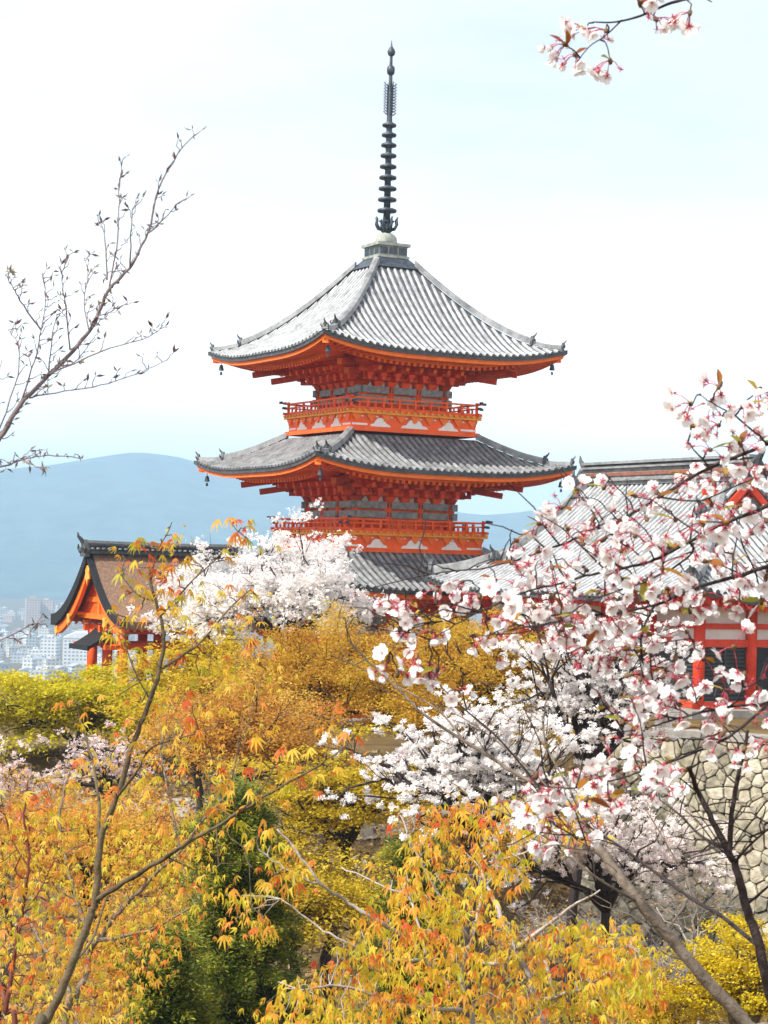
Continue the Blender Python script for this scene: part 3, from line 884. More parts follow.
# stone steps glimpsed low on the left, a pale boulder by the path
p0 = at(158, 912, 46); st_ = MB(); gz0 = ground(p0.x, p0.y)
for i in range(9):
    z = gz0 - .3 + .17 * i; st_.box(-1.1 + .01 * (i % 2), 1.1 - .01 * (i % 2), .34 * i, .34 * i + .42, z - .9, z, 0, lambda x, y, zz_: (p0.x + x, p0.y + y, zz_))
tag(st_.build('stone_steps', mat('step_stone', (.28, .21, .16), .9, .2, 4.)), 'narrow flight of stone steps under the orange maples', 'steps')


def boulder(px, py, d, s_, label, seed):
    import bmesh
    bm = bmesh.new(); bmesh.ops.create_icosphere(bm, subdivisions=3, radius=1); q = random.Random(seed)
    pl = [(Vector((q.gauss(0, 1), q.gauss(0, 1), q.gauss(0, 1))).normalized(), q.uniform(.5, .85)) for _ in range(11)]
    for v in bm.verts:
        for n_, d_ in pl:
            e = v.co.dot(n_) - d_
            if e > 0: v.co -= n_ * e
        v.co = Vector((v.co.x * s_[0], v.co.y * s_[1], v.co.z * s_[2]))
    me = bpy.data.meshes.new('boulder'); bm.to_mesh(me); bm.free(); me.materials.append(BOULD)
    o = bpy.data.objects.new('boulder', me); C.objects.link(o); p = at(px, py, d); o.location = (p.x, p.y, ground(p.x, p.y) + s_[2] * .45)
    o.rotation_euler = (0, 0, q.random() * 3); tag(o, label, 'boulder')


BOULD = mat('pale_boulder', (.58, .56, .55), .9, .15, 3., .15, bump=.4, detail=8)
boulder(165, 795, 57, (1.0, .8, .7), 'pale boulder among the orange maples left of the dark conifer', 4)

# fallen leaves, dry grass and low sprigs over the slope
N_ = 52000; LP = []
M_LITT = leafmat('leaf_litter', [(0, (.10, .065, .03)), (.4, (.26, .17, .08)), (.75, (.36, .24, .06)), (1, (.42, .37, .30))], .2)
_x = NR.uniform(-19, 17, N_); _y = NR.uniform(36, 67, N_)
_z = np.array([ground(a_, c) for a_, c in zip(_x, _y)]) + np.abs(NR.normal(0, .08, N_))
_th = NR.uniform(0, 2 * PI, N_); _h = NR.uniform(-.2, 1.2, N_)
GCOVER = structure(leafmesh('leaf_litter', [M_LITT], L_SMALL, np.stack([_x, _y, _z], 1), frames(N_, np.stack([np.cos(_th), np.sin(_th), _h], 1), NR.normal(0, 1, (N_, 3))), NR.uniform(.10, .26, N_), NR.uniform(0, 1, N_)), 'stuff')

# hills across the plain
SK = [(-2600, 455), (-1500, 475), (-700, 462), (-300, 472), (-120, 478), (0, 468), (60, 462), (100, 455), (130, 450), (150, 450), (175, 453), (200, 460), (240, 474), (300, 486), (350, 495), (420, 505), (480, 513), (510, 511), (540, 507), (600, 503), (800, 505), (1100, 485), (1600, 495), (2200, 470), (3300, 480)]
skx = []; skz = []
for px, py in SK: p = at(px, py, 6500); skx.append(p.x); skz.append(p.z)
gx = np.linspace(-8200, 8200, 330); gy = np.linspace(4300, 8600, 70)
XX, YY = np.meshgrid(gx, gy)
SZ = np.interp(XX, skx, skz)
tt = np.clip((YY - 4300) / 2200, 0, 1); prof = np.where(YY < 6500, tt * tt * (3 - 2 * tt), np.clip(1 - (YY - 6500) / 3500, 0, 1))
nz = np.zeros_like(XX)
for k in range(1, 6):
    for q in range(4):
        a_ = NR.uniform(0, 2 * PI); f_ = 2 ** k / 5200 * 2 * PI * .9
        nz += np.abs(np.sin((XX * math.cos(a_) + YY * math.sin(a_)) * f_ + NR.uniform(0, 6))) / 2 ** k / 2
nz = (nz - nz.min()) / (nz.max() - nz.min())
ZZ = -110 + (SZ + 110) * prof * (1 - .7 * nz * np.clip(1.02 - prof, 0, 1)) - 6
b = MB(); n0 = len(gx)
b.v = [tuple(q) for q in np.stack([XX, YY, ZZ], -1).reshape(-1, 3)]
for j in range(len(gy) - 1):
    for i in range(n0 - 1): b.face((j * n0 + i, j * n0 + i + 1, (j + 1) * n0 + i + 1, (j + 1) * n0 + i))
structure(b.build('hills', mat('wooded_hill', (.06, .10, .075), .95, .45, .012, .05, detail=12), None, True))

# city blocks on the plain


def citymat(name, col):
    m = mat(name, col, .8, .06, .05); t = m.node_tree; b = t.nodes['Principled BSDF']
    src = b.inputs['Base Color'].links[0].from_socket
    tc = t.nodes.new('ShaderNodeTexCoord'); sp = t.nodes.new('ShaderNodeSeparateXYZ'); t.links.new(tc.outputs['Object'], sp.inputs[0])
    gn = t.nodes.new('ShaderNodeNewGeometry'); sn = t.nodes.new('ShaderNodeSeparateXYZ'); t.links.new(gn.outputs['True Normal'], sn.inputs[0])

    def M(op, a, b_=None):
        n = t.nodes.new('ShaderNodeMath'); n.operation = op
        for i, v in enumerate((a, b_)):
            if v is None: continue
            if isinstance(v, (int, float)): n.inputs[i].default_value = v
            else: t.links.new(v, n.inputs[i])
        return n.outputs[0]
    u = M('FRACT', M('MULTIPLY', M('ADD', sp.outputs[0], M('MULTIPLY', sp.outputs[1], .8)), 1 / 3.7)); v = M('FRACT', M('MULTIPLY', sp.outputs[2], 1 / 3.4))
    win = M('MULTIPLY', M('MULTIPLY', M('GREATER_THAN', u, .22), M('LESS_THAN', u, .80)), M('MULTIPLY', M('GREATER_THAN', v, .30), M('LESS_THAN', v, .74)))
    win = M('MULTIPLY', win, M('LESS_THAN', M('ABSOLUTE', sn.outputs[2]), .3))
    mx = t.nodes.new('ShaderNodeMixRGB'); t.links.new(win, mx.inputs['Fac']); t.links.new(src, mx.inputs['Color1']); mx.inputs['Color2'].default_value = (.17, .19, .21, 1)
    t.links.new(mx.outputs[0], b.inputs['Base Color']); return m


CITY = [citymat('city_white', (.72, .71, .70)), citymat('city_cream', (.66, .60, .53)), citymat('city_grey', (.48, .49, .50)), citymat('city_tan', (.58, .40, .31))]
ROOFC = [mat('city_roof_grey', (.42, .43, .45), .8, .1, .05), mat('city_roof_white', (.74, .74, .74), .8, .05, .05)]


def block(cx, cy, w, d, h, cm, label, rz=0, group=None, roof=0):
    z = ground(cx, cy); t = thing('city_building', label, 'building', (cx, cy, z), rz, group)
    b = MB(); b.box(-w / 2, w / 2, -d / 2, d / 2, -1, h)
    if roof == 0: b.box(-w / 2 - .0, w / 2, -d / 2 - .25, -d / 2 - .003, h - .8, h + .9); b.box(-w * .2, w * .15, -d * .2, d * .2, h + .003, h + 3.2)
    wl = b.build('wall', cm, t)
    if roof == 1:
        b = MB(); n = 10; pts = [(-w / 2 - .5, -d / 2 - .5, h)] + [(-w / 2 + w * i / n, -d / 2 - .5, h + w * .16 * math.sin(PI * i / n) + .3) for i in range(n + 1)] + [(w / 2 + .5, -d / 2 - .5, h)]
        b.prism(pts, (0, d + 1, 0)); b.build('roof', ROOFC[1], t)
    if roof == 2:
        b = MB(); b.prism([(-w / 2 - 1, -d / 2 - 1, h + .003), (w / 2 + 1, -d / 2 - 1, h + .003), (0, -d / 2 - 1, h + w * .22)], (0, d + 2, 0)); b.build('roof', ROOFC[0], t)


rc = random.Random(21)
def bl(px, py, d, wpx, hpx, cm, label, group=None, roof=0):
    p = at(px, py, d); s_ = d / F_PX; block(p.x, d, wpx * s_, wpx * s_ * rc.uniform(.7, 1.2), hpx * s_, cm, label, rc.uniform(-.3, .5), group, roof)


bl(31, 655, 2700, 14, 33, CITY[3], 'tan tower block, left one of the pair rising over the city')
bl(45, 655, 2720, 14, 31, CITY[3], 'tan tower block, right one of the pair rising over the city')
bl(62, 655, 2500, 14, 34, CITY[2], 'slim grey tower block just right of the tan pair')
bl(80, 672, 1900, 34, 30, CITY[0], 'long white building with rows of windows under a curved roof', None, 1)
bl(50, 672, 1950, 16, 26, CITY[0], 'bright white block in front of the tan towers')
GRP = {0: 'pale flat city blocks down on the plain', 1: 'small gabled town houses down on the plain'}
LBL = {0: 'pale flat-roofed city block in the hazy town below', 1: 'low gabled town house in the hazy town below'}
pos_ = []
tries = 0
while len(pos_) < 150 and tries < 6000:
    tries += 1
    d = 1650 * (2.1 ** rc.random()); px = rc.uniform(-25, 150); p = at(px, 650, d)
    wpx = rc.uniform(7, 17) * 1900 / d + 3; s_ = wpx * d / F_PX
    if any((p.x - q[0]) ** 2 + (d - q[1]) ** 2 < (.62 * (s_ + q[2])) ** 2 for q in pos_): continue
    pos_.append((p.x, d, s_)); g = 0 if rc.random() < .68 else 1; h = rc.uniform(6, 12) if g == 0 else rc.uniform(6, 9)
    if g == 0 and rc.random() < .12: h *= 1.6
    block(p.x, d, s_ if g == 0 else min(s_, 13), s_ * .8 if g == 0 else 11, h, rc.choice(CITY[:3] if rc.random() < .9 else CITY), LBL[g], rc.uniform(-.4, .6), GRP[g], 0 if g == 0 else 2)

# ------------------------------------------------------------------ trees
BARKD = mat('dark_bark', (.055, .042, .033), .9, .3, 14., .2, bump=.5)
BARKG = mat('grey_brown_bark', (.20, .155, .11), .85, .25, 22., .2, bump=.5)
BARKP = mat('pale_grey_bark', (.38, .34, .30), .85, .2, 18., .2, bump=.4)
BARKO = mat('olive_bark', (.115, .088, .050), .75, .25, 24., .25, bump=.35)
BARKR = mat('red_brown_bark', (.17, .055, .035), .7, .25, 24., .25)
BARKC = mat('cherry_bark', (.036, .024, .023), .75, .3, 30., .3, bump=.4)

M_AMBER = leafmat('amber_maple_leaf', [(0, (.42, .18, .025)), (.35, (.57, .31, .03)), (.7, (.63, .41, .035)), (1, (.62, .50, .045))], .5)
M_RUST = leafmat('rust_maple_leaf', [(0, (.48, .18, .04)), (.4, (.62, .32, .05)), (.8, (.68, .42, .07)), (1, (.66, .52, .08))], .5)
M_LIME = leafmat('lime_maple_leaf', [(0, (.28, .26, .008)), (.4, (.54, .47, .014)), (.75, (.68, .58, .02)), (1, (.74, .64, .03))], .5)
M_OLIVE = leafmat('olive_maple_leaf', [(0, (.24, .17, .012)), (.4, (.48, .35, .02)), (.75, (.66, .48, .025)), (1, (.72, .56, .04))], .5)
M_YELL = leafmat('yellow_maple_leaf', [(0, (.40, .24, .008)), (.4, (.62, .45, .012)), (1, (.75, .62, .03))], .5)
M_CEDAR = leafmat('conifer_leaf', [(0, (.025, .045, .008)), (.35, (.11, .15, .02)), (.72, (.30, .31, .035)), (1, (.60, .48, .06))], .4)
M_DARK = leafmat('dark_shrub_leaf', [(0, (.012, .022, .008)), (.6, (.03, .045, .015)), (1, (.07, .08, .03))], .25)
M_BLOS = leafmat('cherry_petal', [(0, (.80, .66, .66)), (.4, (.86, .80, .78)), (1, (.92, .89, .87))], .40, .6, .2)
M_BLOSP = leafmat('pink_cherry_petal', [(0, (.70, .50, .49)), (.5, (.84, .74, .71)), (1, (.90, .85, .81))], .40, .6, .2)
M_NEARY = leafmat('young_maple_leaf', [(0, (.64, .09, .03)), (.22, (.76, .23, .05)), (.42, (.78, .39, .05)), (.62, (.77, .52, .05)), (.82, (.70, .56, .05)), (1, (.52, .49, .04))], .55, .45, .3)
M_BRONZE = leafmat('bronze_young_leaf', [(0, (.26, .07, .02)), (.4, (.45, .20, .03)), (.75, (.42, .36, .05)), (1, (.24, .30, .03))], .5, .35, .4)


def curve(a, b, sag=0., n=5, jit=0., q=rnd):
    a = Vector(a); b = Vector(b); L = (b - a).length; o = []
    for i in range(n + 1):
        t = i / n; p = a.lerp(b, t) + Vector((0, 0, sag * L * 4 * t * (1 - t)))
        if jit and 0 < i < n: p += Vector((q.gauss(0, 1), q.gauss(0, 1), q.gauss(0, 1))) * jit * L
        o.append(p)
    return o


def leaf_frames(N, flat, droop, rng):
    th = rng.uniform(0, 2 * PI, N)
    ax = np.stack([np.cos(th), np.sin(th), -droop + rng.normal(0, .3, N)], 1)
    nm = rng.normal(0, 1, (N, 3)) * (1 - flat) + np.array([0, 0, 1.]) * flat + 1e-3
    return frames(N, ax, nm)


def tree(name, label, base, cc, cr, bark, leaf, nclump=60, per=300, lsize=.1, tmpl=L_SMALL, clump=.5, cflat=.45, flat=.6, droop=.25, seed=1, trunk_r=.14, nlimb=6, group=None, cat='tree', clumps=None, tilt=None, shell=.55, tintm=.5, tints=.22, hollow=0.0, fork=.8, twigs=3, tight=.38, radial=False):
    q = random.Random(seed); rng = np.random.default_rng(seed)
    base = Vector(base); cc = Vector(cc); root = thing(name, label, cat, base, 0, group)
    c0 = cc - base
    if clumps is None:
        pts = []; ph = [q.uniform(0, 6) for _ in range(6)]
        while len(pts) < nclump:
            d = Vector((q.gauss(0, 1), q.gauss(0, 1), q.gauss(0, 1))).normalized(); r = max(hollow, q.random()) ** shell
            az = math.atan2(d.y, d.x); md = 1 + .22 * math.sin(2 * az + ph[0] + 2 * d.z) + .18 * math.sin(5 * az + ph[1]) + .14 * math.sin(4 * d.z + ph[2])
            if d.z < -.55: continue
            pts.append(c0 + Vector((d.x * cr[0], d.y * cr[1], d.z * cr[2])) * r * md)
    else: pts = [Vector(p) - base for p in clumps]
    P = np.array([tuple(p) for p in pts])
    # limbs: group the clumps
    k = min(nlimb, len(pts)); cen = P[rng.choice(len(P), k, False)]
    for _ in range(6):
        lab = ((P[:, None] - cen[None]) ** 2).sum(2).argmin(1)
        for j in range(k):
            if (lab == j).any(): cen[j] = P[lab == j].mean(0)
    b = MB(); fk = c0 - Vector((q.uniform(-.1, .1) * cr[0], q.uniform(-.1, .1) * cr[1], fork * cr[2]))
    if fk.z < .3: fk.z = .3
    tr_ = curve((0, 0, -.3), fk, 0, 5, .025, q); b.tube(tr_, [trunk_r * (1.3 if i == 0 else 1 - .07 * i) for i in range(6)], 8)
    for j in range(k):
        if not (lab == j).any(): continue
        e = fk.lerp(Vector(cen[j]), .78); lb = curve(fk, e, .06, 4, .05, q); r1 = trunk_r * .55
        b.tube(lb, [r1 * (1 - .13 * i) for i in range(5)], 6)
        for i in np.where(lab == j)[0]:
            s_ = lb[q.choice((2, 3, 3, 4))]; br = curve(s_, pts[i], .05, 3, .07, q); r2 = trunk_r * .2
            b.tube(br, [r2, r2 * .75, r2 * .5, r2 * .25], 4, 0, False)
            for _ in range(twigs):
                e2 = pts[i] + Vector((q.gauss(0, 1), q.gauss(0, 1), q.gauss(0, 1) * cflat + .1)) * clump * .9
                tw = curve(br[2], e2, .04, 2, .06, q); b.tube(tw, [r2 * .35, r2 * .25, r2 * .12], 3, 0, False)
    b.build('trunk', bark, root, True, False)
    N = nclump * per if clumps is None else len(pts) * per
    ci = rng.integers(0, len(P), N)
    # flattened sprays with uneven density: sub-clumps inside each clump
    sub = rng.normal(0, 1, (len(P), 7, 3)) * np.array([.75, .75, .75 * cflat]) * clump
    off = sub[ci, rng.integers(0, 7, N)] + rng.normal(0, tight, (N, 3)) * np.array([clump, clump, clump * cflat])
    pos = P[ci] + off
    ct_ = rng.normal(0, .6, len(P))
    tint = np.clip(tintm + tints * (ct_[ci] + rng.normal(0, .8, N)), 0, 1)
    sc = lsize * rng.uniform(.65, 1.3, N)
    if radial:          # conifer sprays fan out from their clump, tips lifted
        u_ = (P - np.array([c0.x, c0.y, 0])) * np.array([1, 1, 0]); u_ /= np.linalg.norm(u_, axis=1, keepdims=True) + 1e-6
        v_ = np.stack([-u_[:, 1], u_[:, 0], 0 * u_[:, 0]], 1); s1 = rng.random(N); wd_ = rng.normal(0, 1, N) * .20 * (1.15 - s1)
        pos = P[ci] + u_[ci] * ((s1 - .65) * .95)[:, None] + v_[ci] * wd_[:, None]
        pos[:, 2] += .10 * s1 - .42 * s1 ** 3 * rng.uniform(.3, 1, len(P))[ci] + rng.normal(0, .055, N) - np.abs(wd_) * .35
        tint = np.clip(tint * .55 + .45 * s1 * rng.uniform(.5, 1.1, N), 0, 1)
        FR = frames(N, u_[ci] * .7 + v_[ci] * (np.sign(wd_) * .6)[:, None] + rng.normal(0, .4, (N, 3)) + np.array([0, 0, .15]), rng.normal(0, .6, (N, 3)) + np.array([0, 0, 1.]))
    else: FR = leaf_frames(N, flat, droop, rng)
    leafmesh('crown', [leaf], tmpl, pos, FR, sc, tint, root)
    return root


def tr(name, label, px, py, d, rpx, bark, leaf, gy=None, dy=0, **k):
    """a tree whose crown is centred at that direction and distance; rpx = half width, half height in image pixels at that distance"""
    c = at(px, py, d); s_ = d / F_PX; cr = (rpx[0] * s_, (rpx[2] if len(rpx) > 2 else rpx[0]) * s_, rpx[1] * s_)
    bx, by = c.x + k.pop('bx', 0), c.y + dy
    return tree(name, label, (bx, by, ground(bx, by) if gy is None else gy), c, cr, bark, leaf, **k)
# mid-distance trees
tr('lime_maple', 'bright lime green maple below the gate with a rounded spreading crown', 70, 712, 66, (105, 46), BARKD, M_LIME, nclump=90, per=300, lsize=.15, clump=.55, seed=2, trunk_r=.16)
tr('dark_shrub', 'dark green bushy tree at the city edge behind the lime maple', 48, 702, 84, (40, 24), BARKD, M_DARK, nclump=30, per=220, lsize=.16, clump=.5, seed=3, trunk_r=.1)
tr('olive_maple', 'yellow green maple right of the orange gate pillars', 205, 690, 60, (80, 58), BARKD, M_OLIVE, nclump=70, per=300, lsize=.12, clump=.5, seed=4, tintm=.72)
tr('amber_maple', 'amber maple below the white cherry with feathery orange crown', 325, 685, 54, (115, 68), BARKD, M_AMBER, nclump=110, per=560, lsize=.075, clump=.5, cflat=.5, flat=.3, seed=5, trunk_r=.16, tintm=.45)
tr('amber_maple', 'large golden amber maple behind the center of the cherry branches', 475, 685, 52, (125, 72), BARKD, M_AMBER, nclump=120, per=560, lsize=.075, clump=.5, cflat=.5, flat=.3, seed=6, trunk_r=.16, tintm=.55)
tr('rust_maple', 'rust orange maple left of center between sapling branches', 240, 738, 48, (100, 58), BARKD, M_RUST, nclump=90, per=380, lsize=.075, clump=.45, cflat=.5, flat=.3, seed=7, tintm=.5)
tr('olive_maple', 'olive gold maple in tiers with a dark bare trunk beside the conifer', 345, 800, 40, (88, 58), BARKD, M_OLIVE, nclump=70, per=300, lsize=.085, clump=.42, cflat=.22, seed=8, trunk_r=.15, hollow=.3, nlimb=7, bx=-.3)
tr('rust_maple', 'brownish orange maple low on the left behind the thin sapling', 95, 850, 40, (110, 70), BARKD, M_RUST, nclump=110, per=360, lsize=.075, clump=.42, cflat=.5, flat=.3, seed=9, tintm=.55)
tr('olive_maple', 'golden green maple filling the hollow behind the yellow maple', 300, 900, 38, (130, 60), BARKD, M_OLIVE, nclump=90, per=300, lsize=.085, clump=.5, cflat=.3, seed=19, tintm=.5)
tr('rust_maple', 'russet maple at lower left next to the conifer', 170, 970, 34, (80, 60), BARKD, M_RUST, nclump=80, per=300, lsize=.07, clump=.4, cflat=.5, flat=.3, seed=29, tintm=.45)
tr('amber_maple', 'shaded amber maple under the central cherry blossom', 470, 820, 44, (80, 70), BARKD, M_AMBER, nclump=70, per=300, lsize=.075, clump=.5, cflat=.5, flat=.3, seed=39, tintm=.4)
# cherries further off
tr('cherry_tree', 'white blossoming cherry tree directly below the pagoda balcony', 290, 598, 60, (92, 58), BARKC, M_BLOS, nclump=130, per=190, lsize=.058, tmpl=L_BLOSSOM, tight=.26, clump=.40, cflat=.7, flat=.3, seed=10, trunk_r=.2, tintm=.7, tints=.25, shell=.45, bx=.4)
tr('cherry_tree', 'white blossoming cherry tree right of the gate roof', 205, 606, 64, (42, 40), BARKC, M_BLOS, nclump=60, per=170, lsize=.058, tmpl=L_BLOSSOM, tight=.26, clump=.40, cflat=.7, flat=.3, seed=11, trunk_r=.15, tintm=.7, tints=.25)
tr('cherry_tree', 'pinkish white cherry at the left edge among orange maples', 5, 805, 42, (45, 50), BARKC, M_BLOSP, nclump=34, per=70, lsize=.05, tmpl=L_BLOSSOM, tight=.17, clump=.40, cflat=.6, flat=.3, seed=12, trunk_r=.12, tintm=.2)
tr('cherry_tree', 'sparse pale pink cherry behind the left sapling fork', 105, 765, 50, (60, 34), BARKC, M_BLOSP, nclump=26, per=60, lsize=.055, tmpl=L_BLOSSOM, tight=.17, clump=.45, cflat=.6, flat=.3, seed=13, tintm=.15)
tr('cherry_tree', 'dense white cherry tree in the middle left of the stone wall', 475, 775, 26, (120, 72), BARKC, M_BLOS, nclump=150, per=85, lsize=.036, tmpl=L_BLOSSOM, tight=.17, clump=.17, cflat=.6, flat=.3, seed=14, trunk_r=.12, tintm=.75, tints=.25, hollow=.2, nlimb=9)
tr('cherry_tree', 'white cherry tree in front of the dark shuttered hall base', 588, 695, 30, (105, 92), BARKC, M_BLOS, nclump=150, per=80, lsize=.036, tmpl=L_BLOSSOM, tight=.17, clump=.20, cflat=.6, flat=.3, seed=15, trunk_r=.11, tintm=.75, tints=.25, nlimb=9)
tr('cherry_tree', 'pale pink cherry tree low against the stone wall', 600, 852, 28, (105, 74), BARKC, M_BLOSP, nclump=110, per=75, lsize=.036, tmpl=L_BLOSSOM, tight=.17, clump=.20, cflat=.7, flat=.3, seed=16, trunk_r=.10, tintm=.55, nlimb=9)
# bright yellow maple at lower right
tr('yellow_maple', 'bright yellow maple in the bottom right corner before the wall', 745, 985, 25, (75, 60), BARKG, M_YELL, nclump=80, per=330, lsize=.05, clump=.20, cflat=.4, seed=17, tintm=.6)
tr('yellow_maple', 'small yellow maple low between grey branches at the lower right', 640, 1010, 26, (60, 40), BARKG, M_YELL, nclump=40, per=220, lsize=.05, clump=.20, cflat=.4, seed=18, tintm=.4)


L_SPRAY = T([(0, 0, 0), (.5, .14, .03), (1, 0, 0), (.5, -.14, .03)], [(0, 1, 2, 3)])


def conifer(label, px, top, bot, d, wpx, seed, n=120, per=170, ls=.12, group=None):
    q = random.Random(seed); a = at(px, top, d); z0 = at(px, bot, d).z; s_ = d / F_PX; cl = []
    for i in range(n):
        t = q.random() ** .75; r = wpx * s_ * (.12 + .88 * t) * math.sqrt(q.uniform(.15, 1)) * (1 + .25 * math.sin(9 * t + q.random())); an = q.uniform(0, 2 * PI)
        cl.append((a.x + r * math.cos(an), a.y + r * math.sin(an), a.z + (z0 - a.z) * t + q.uniform(-.15, .15)))
    b_ = (a.x, a.y, ground(a.x, a.y)); H = a.z - b_[2]
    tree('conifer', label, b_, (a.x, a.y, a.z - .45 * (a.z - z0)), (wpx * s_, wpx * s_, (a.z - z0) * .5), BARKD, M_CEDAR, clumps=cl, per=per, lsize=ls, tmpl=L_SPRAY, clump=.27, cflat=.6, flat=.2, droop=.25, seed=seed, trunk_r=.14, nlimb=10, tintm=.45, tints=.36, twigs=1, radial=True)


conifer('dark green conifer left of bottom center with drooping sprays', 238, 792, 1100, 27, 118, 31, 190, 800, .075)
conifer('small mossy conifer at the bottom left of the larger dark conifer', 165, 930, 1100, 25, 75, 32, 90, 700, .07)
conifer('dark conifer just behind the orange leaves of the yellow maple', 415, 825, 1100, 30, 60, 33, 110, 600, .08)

for px, py, d, rp, lab, sd_ in ((600, 935, 40, (45, 28), 'leafless grey shrub on the slope left of the stone wall foot', 91), (668, 965, 38, (45, 30), 'leafless twiggy shrub between the grey trunk and the yellow maple', 92), (545, 930, 38, (40, 30), 'dry brownish shrub behind the orange maple at lower right center', 93), (700, 905, 43, (40, 40), 'thin leafless shrub growing against the stone wall', 94)):
    tr('bare_shrub', lab, px, py, d, rp, BARKP, M_RUST, nclump=34, per=9, lsize=.06, clump=.35, cflat=.8, seed=sd_, trunk_r=.05, cat='shrub', twigs=7, fork=.95)

# ------------------------------------------------------------------ near trees, laid out branch by branch
def smooth(pts, n=5):
    """Catmull-Rom through the points"""
    o = []
    for i in range(len(pts) - 1):
        p0, p1, p2, p3 = pts[max(0, i - 1)], pts[i], pts[i + 1], pts[min(len(pts) - 1, i + 2)]
        for j in range(n):
            t = j / n
            o.append(tuple(.5 * (2 * b_ + (c - a) * t + (2 * a - 5 * b_ + 4 * c - d) * t * t + (3 * b_ - a - 3 * c + d) * t ** 3) for a, b_, c, d in zip(p0, p1, p2, p3)))
    o.append(tuple(pts[-1])); return o


class Limbs:
    """branches given as (px, py, metres) with a thickness in pixels at each end; each is a real tapered tube"""
    def __init__(s, k=.58): s.mb = MB(); s.pts = []; s.wob = random.Random(5); s.k = k

    def add(s, pl, r0, r1, n=6, wob=.0, sides=7, extra=None):
        P = [at(*p) for p in pl]
        if extra: P = [Vector(e) for e in extra] + P
        Q = [Vector(p) for p in smooth([tuple(p) for p in P], n)]; d = pl[0][2]; N = len(Q)
        for i in range(1, N - 1):
            Q[i] += Vector((s.wob.gauss(0, 1), s.wob.gauss(0, 1), s.wob.gauss(0, 1))) * (wob * d / F_PX)
        R_ = [max((r0 + (r1 - r0) * i / (N - 1)) * s.k, .42) * Q[i].y / F_PX for i in range(N)]
        # knots
        R_ = [r * (1 + .10 * s.wob.random()) for r in R_]
        s.mb.tube(Q, R_, sides); s.pts += Q
        return Q

    def twig(s, a, b, r0, r1, q, jit=.05, n=4, sag=.0):
        c = curve(a, b, sag, n, jit, q); s.mb.tube(c, [r0 + (r1 - r0) * i / n for i in range(n + 1)], 4, 0, False); return c

    def nearest(s, p):
        return min(s.pts, key=lambda v: (v - p).length_squared)


def inpoly(x, y, po):
    c = False
    for i in range(len(po)):
        (x1, y1), (x2, y2) = po[i], po[i - 1]
        if (y1 > y) != (y2 > y) and x < (x2 - x1) * (y - y1) / (y2 - y1) + x1: c = not c
    return c


def scatter(po, mind, q, n=400):
    xs_ = [p[0] for p in po]; ys_ = [p[1] for p in po]; o = []
    for _ in range(n * 30):
        x, y = q.uniform(min(xs_), max(xs_)), q.uniform(min(ys_), max(ys_))
        if inpoly(x, y, po) and all((x - a) ** 2 + (y - b_) ** 2 > mind ** 2 for a, b_ in o): o.append((x, y))
        if len(o) >= n: break
    return o


def proj(p):
    z = p.dot(f0); return 384 + F_PX * p.dot(RIGHT) / z, 512 - F_PX * p.dot(UP) / z


def place(o, root): o.parent = root; o.location = -root.location; return o


def near_root(name, label, x, y, cat='tree'): return thing(name, label, cat, (x, y, ground(x, y)))


def maple_leaves(tips, per, size, spread, tmpl, rng, tintm, tints, mats, root, droop=.75, spl=0.):
    P = np.array([tuple(t) for t in tips]); N = len(P) * per; ci = np.repeat(np.arange(len(P)), per)
    pos = P[ci] + rng.normal(0, 1, (N, 3)) * np.array([1, 1, .6]) * spread
    th = rng.uniform(0, 2 * PI, N)
    ax = np.stack([np.cos(th), np.sin(th), -droop + rng.normal(0, .35, N)], 1)
    nm = np.stack([np.cos(th) * .6, np.sin(th) * .6, np.full(N, .7)], 1) + rng.normal(0, .45, (N, 3))
    tint = np.clip(tintm + tints * (rng.normal(0, .6, len(P))[ci] + rng.normal(0, .9, N)), 0, 1)
    place(leafmesh('crown', mats, tmpl, pos, frames(N, ax, nm), size * rng.uniform(.45, 1.4, N), tint), root)


# --- thin maple sapling that rises through the left of the picture
q = random.Random(41); rng = np.random.default_rng(41)
D = 4.2
base = Vector((-.82, 4.12, ground(-.82, 4.12)))
root = near_root('maple_sapling', 'thin dark maple sapling with sparse orange red young leaves, rising at left before the gate', base.x, base.y)
L = Limbs()
L.add([(30, 1060, D - .1), (47, 1020, D), (70, 970, D), (86, 926, D), (96, 898, D), (101, 840, D), (117, 796, D), (133, 742, D), (151, 699, D), (163, 652, D), (163, 630, D), (152, 585, D), (149, 566, D)], 9.5, 2.0, 5, .6, 8, [base - Vector((0, 0, .2)), base + Vector((.03, 0, 1.2))])
L.add([(96, 900, D), (125, 882, D - .1), (159, 861, D - .2), (200, 835, D - .3), (240, 812, D - .35), (280, 787, D - .4), (320, 765, D - .45), (352, 740, D - .5)], 5., 1.0, 5, .6)
L.add([(99, 838, D), (98, 791, D + .1), (91, 757, D + .15), (82, 726, D + .2), (76, 700, D + .2)], 3.0, 1.0, 5, .5)
L.add([(117, 797, D), (138, 770, D - .1), (151, 748, D - .15), (180, 738, D - .2), (215, 728, D - .25)], 2.6, .8)
L.add([(163, 668, D), (186, 653, D + .1), (203, 640, D + .15), (228, 610, D + .2), (250, 590, D + .25)], 2.6, .8)
L.add([(160, 617, D), (177, 598, D - .05), (194, 579, D - .1), (215, 560, D - .1), (238, 532, D - .15)], 1.8, .6)
L.add([(154, 601, D), (140, 596, D), (129, 585, D), (122, 576, D)], 1.4, .6)
L.add([(151, 580, D), (157, 552, D), (167, 534, D), (172, 522, D)], 1.5, .6)
L.add([(70, 968, D), (92, 940, D + .15), (104, 905, D + .2), (112, 880, D + .3)], 2.6, 1.)
L.add([(150, 700, D), (135, 672, D), (126, 645, D), (124, 620, D)], 1.6, .6)
L.add([(240, 812, D - .35), (262, 790, D - .4), (275, 765, D - .4)], 1.6, .6)
tips = []
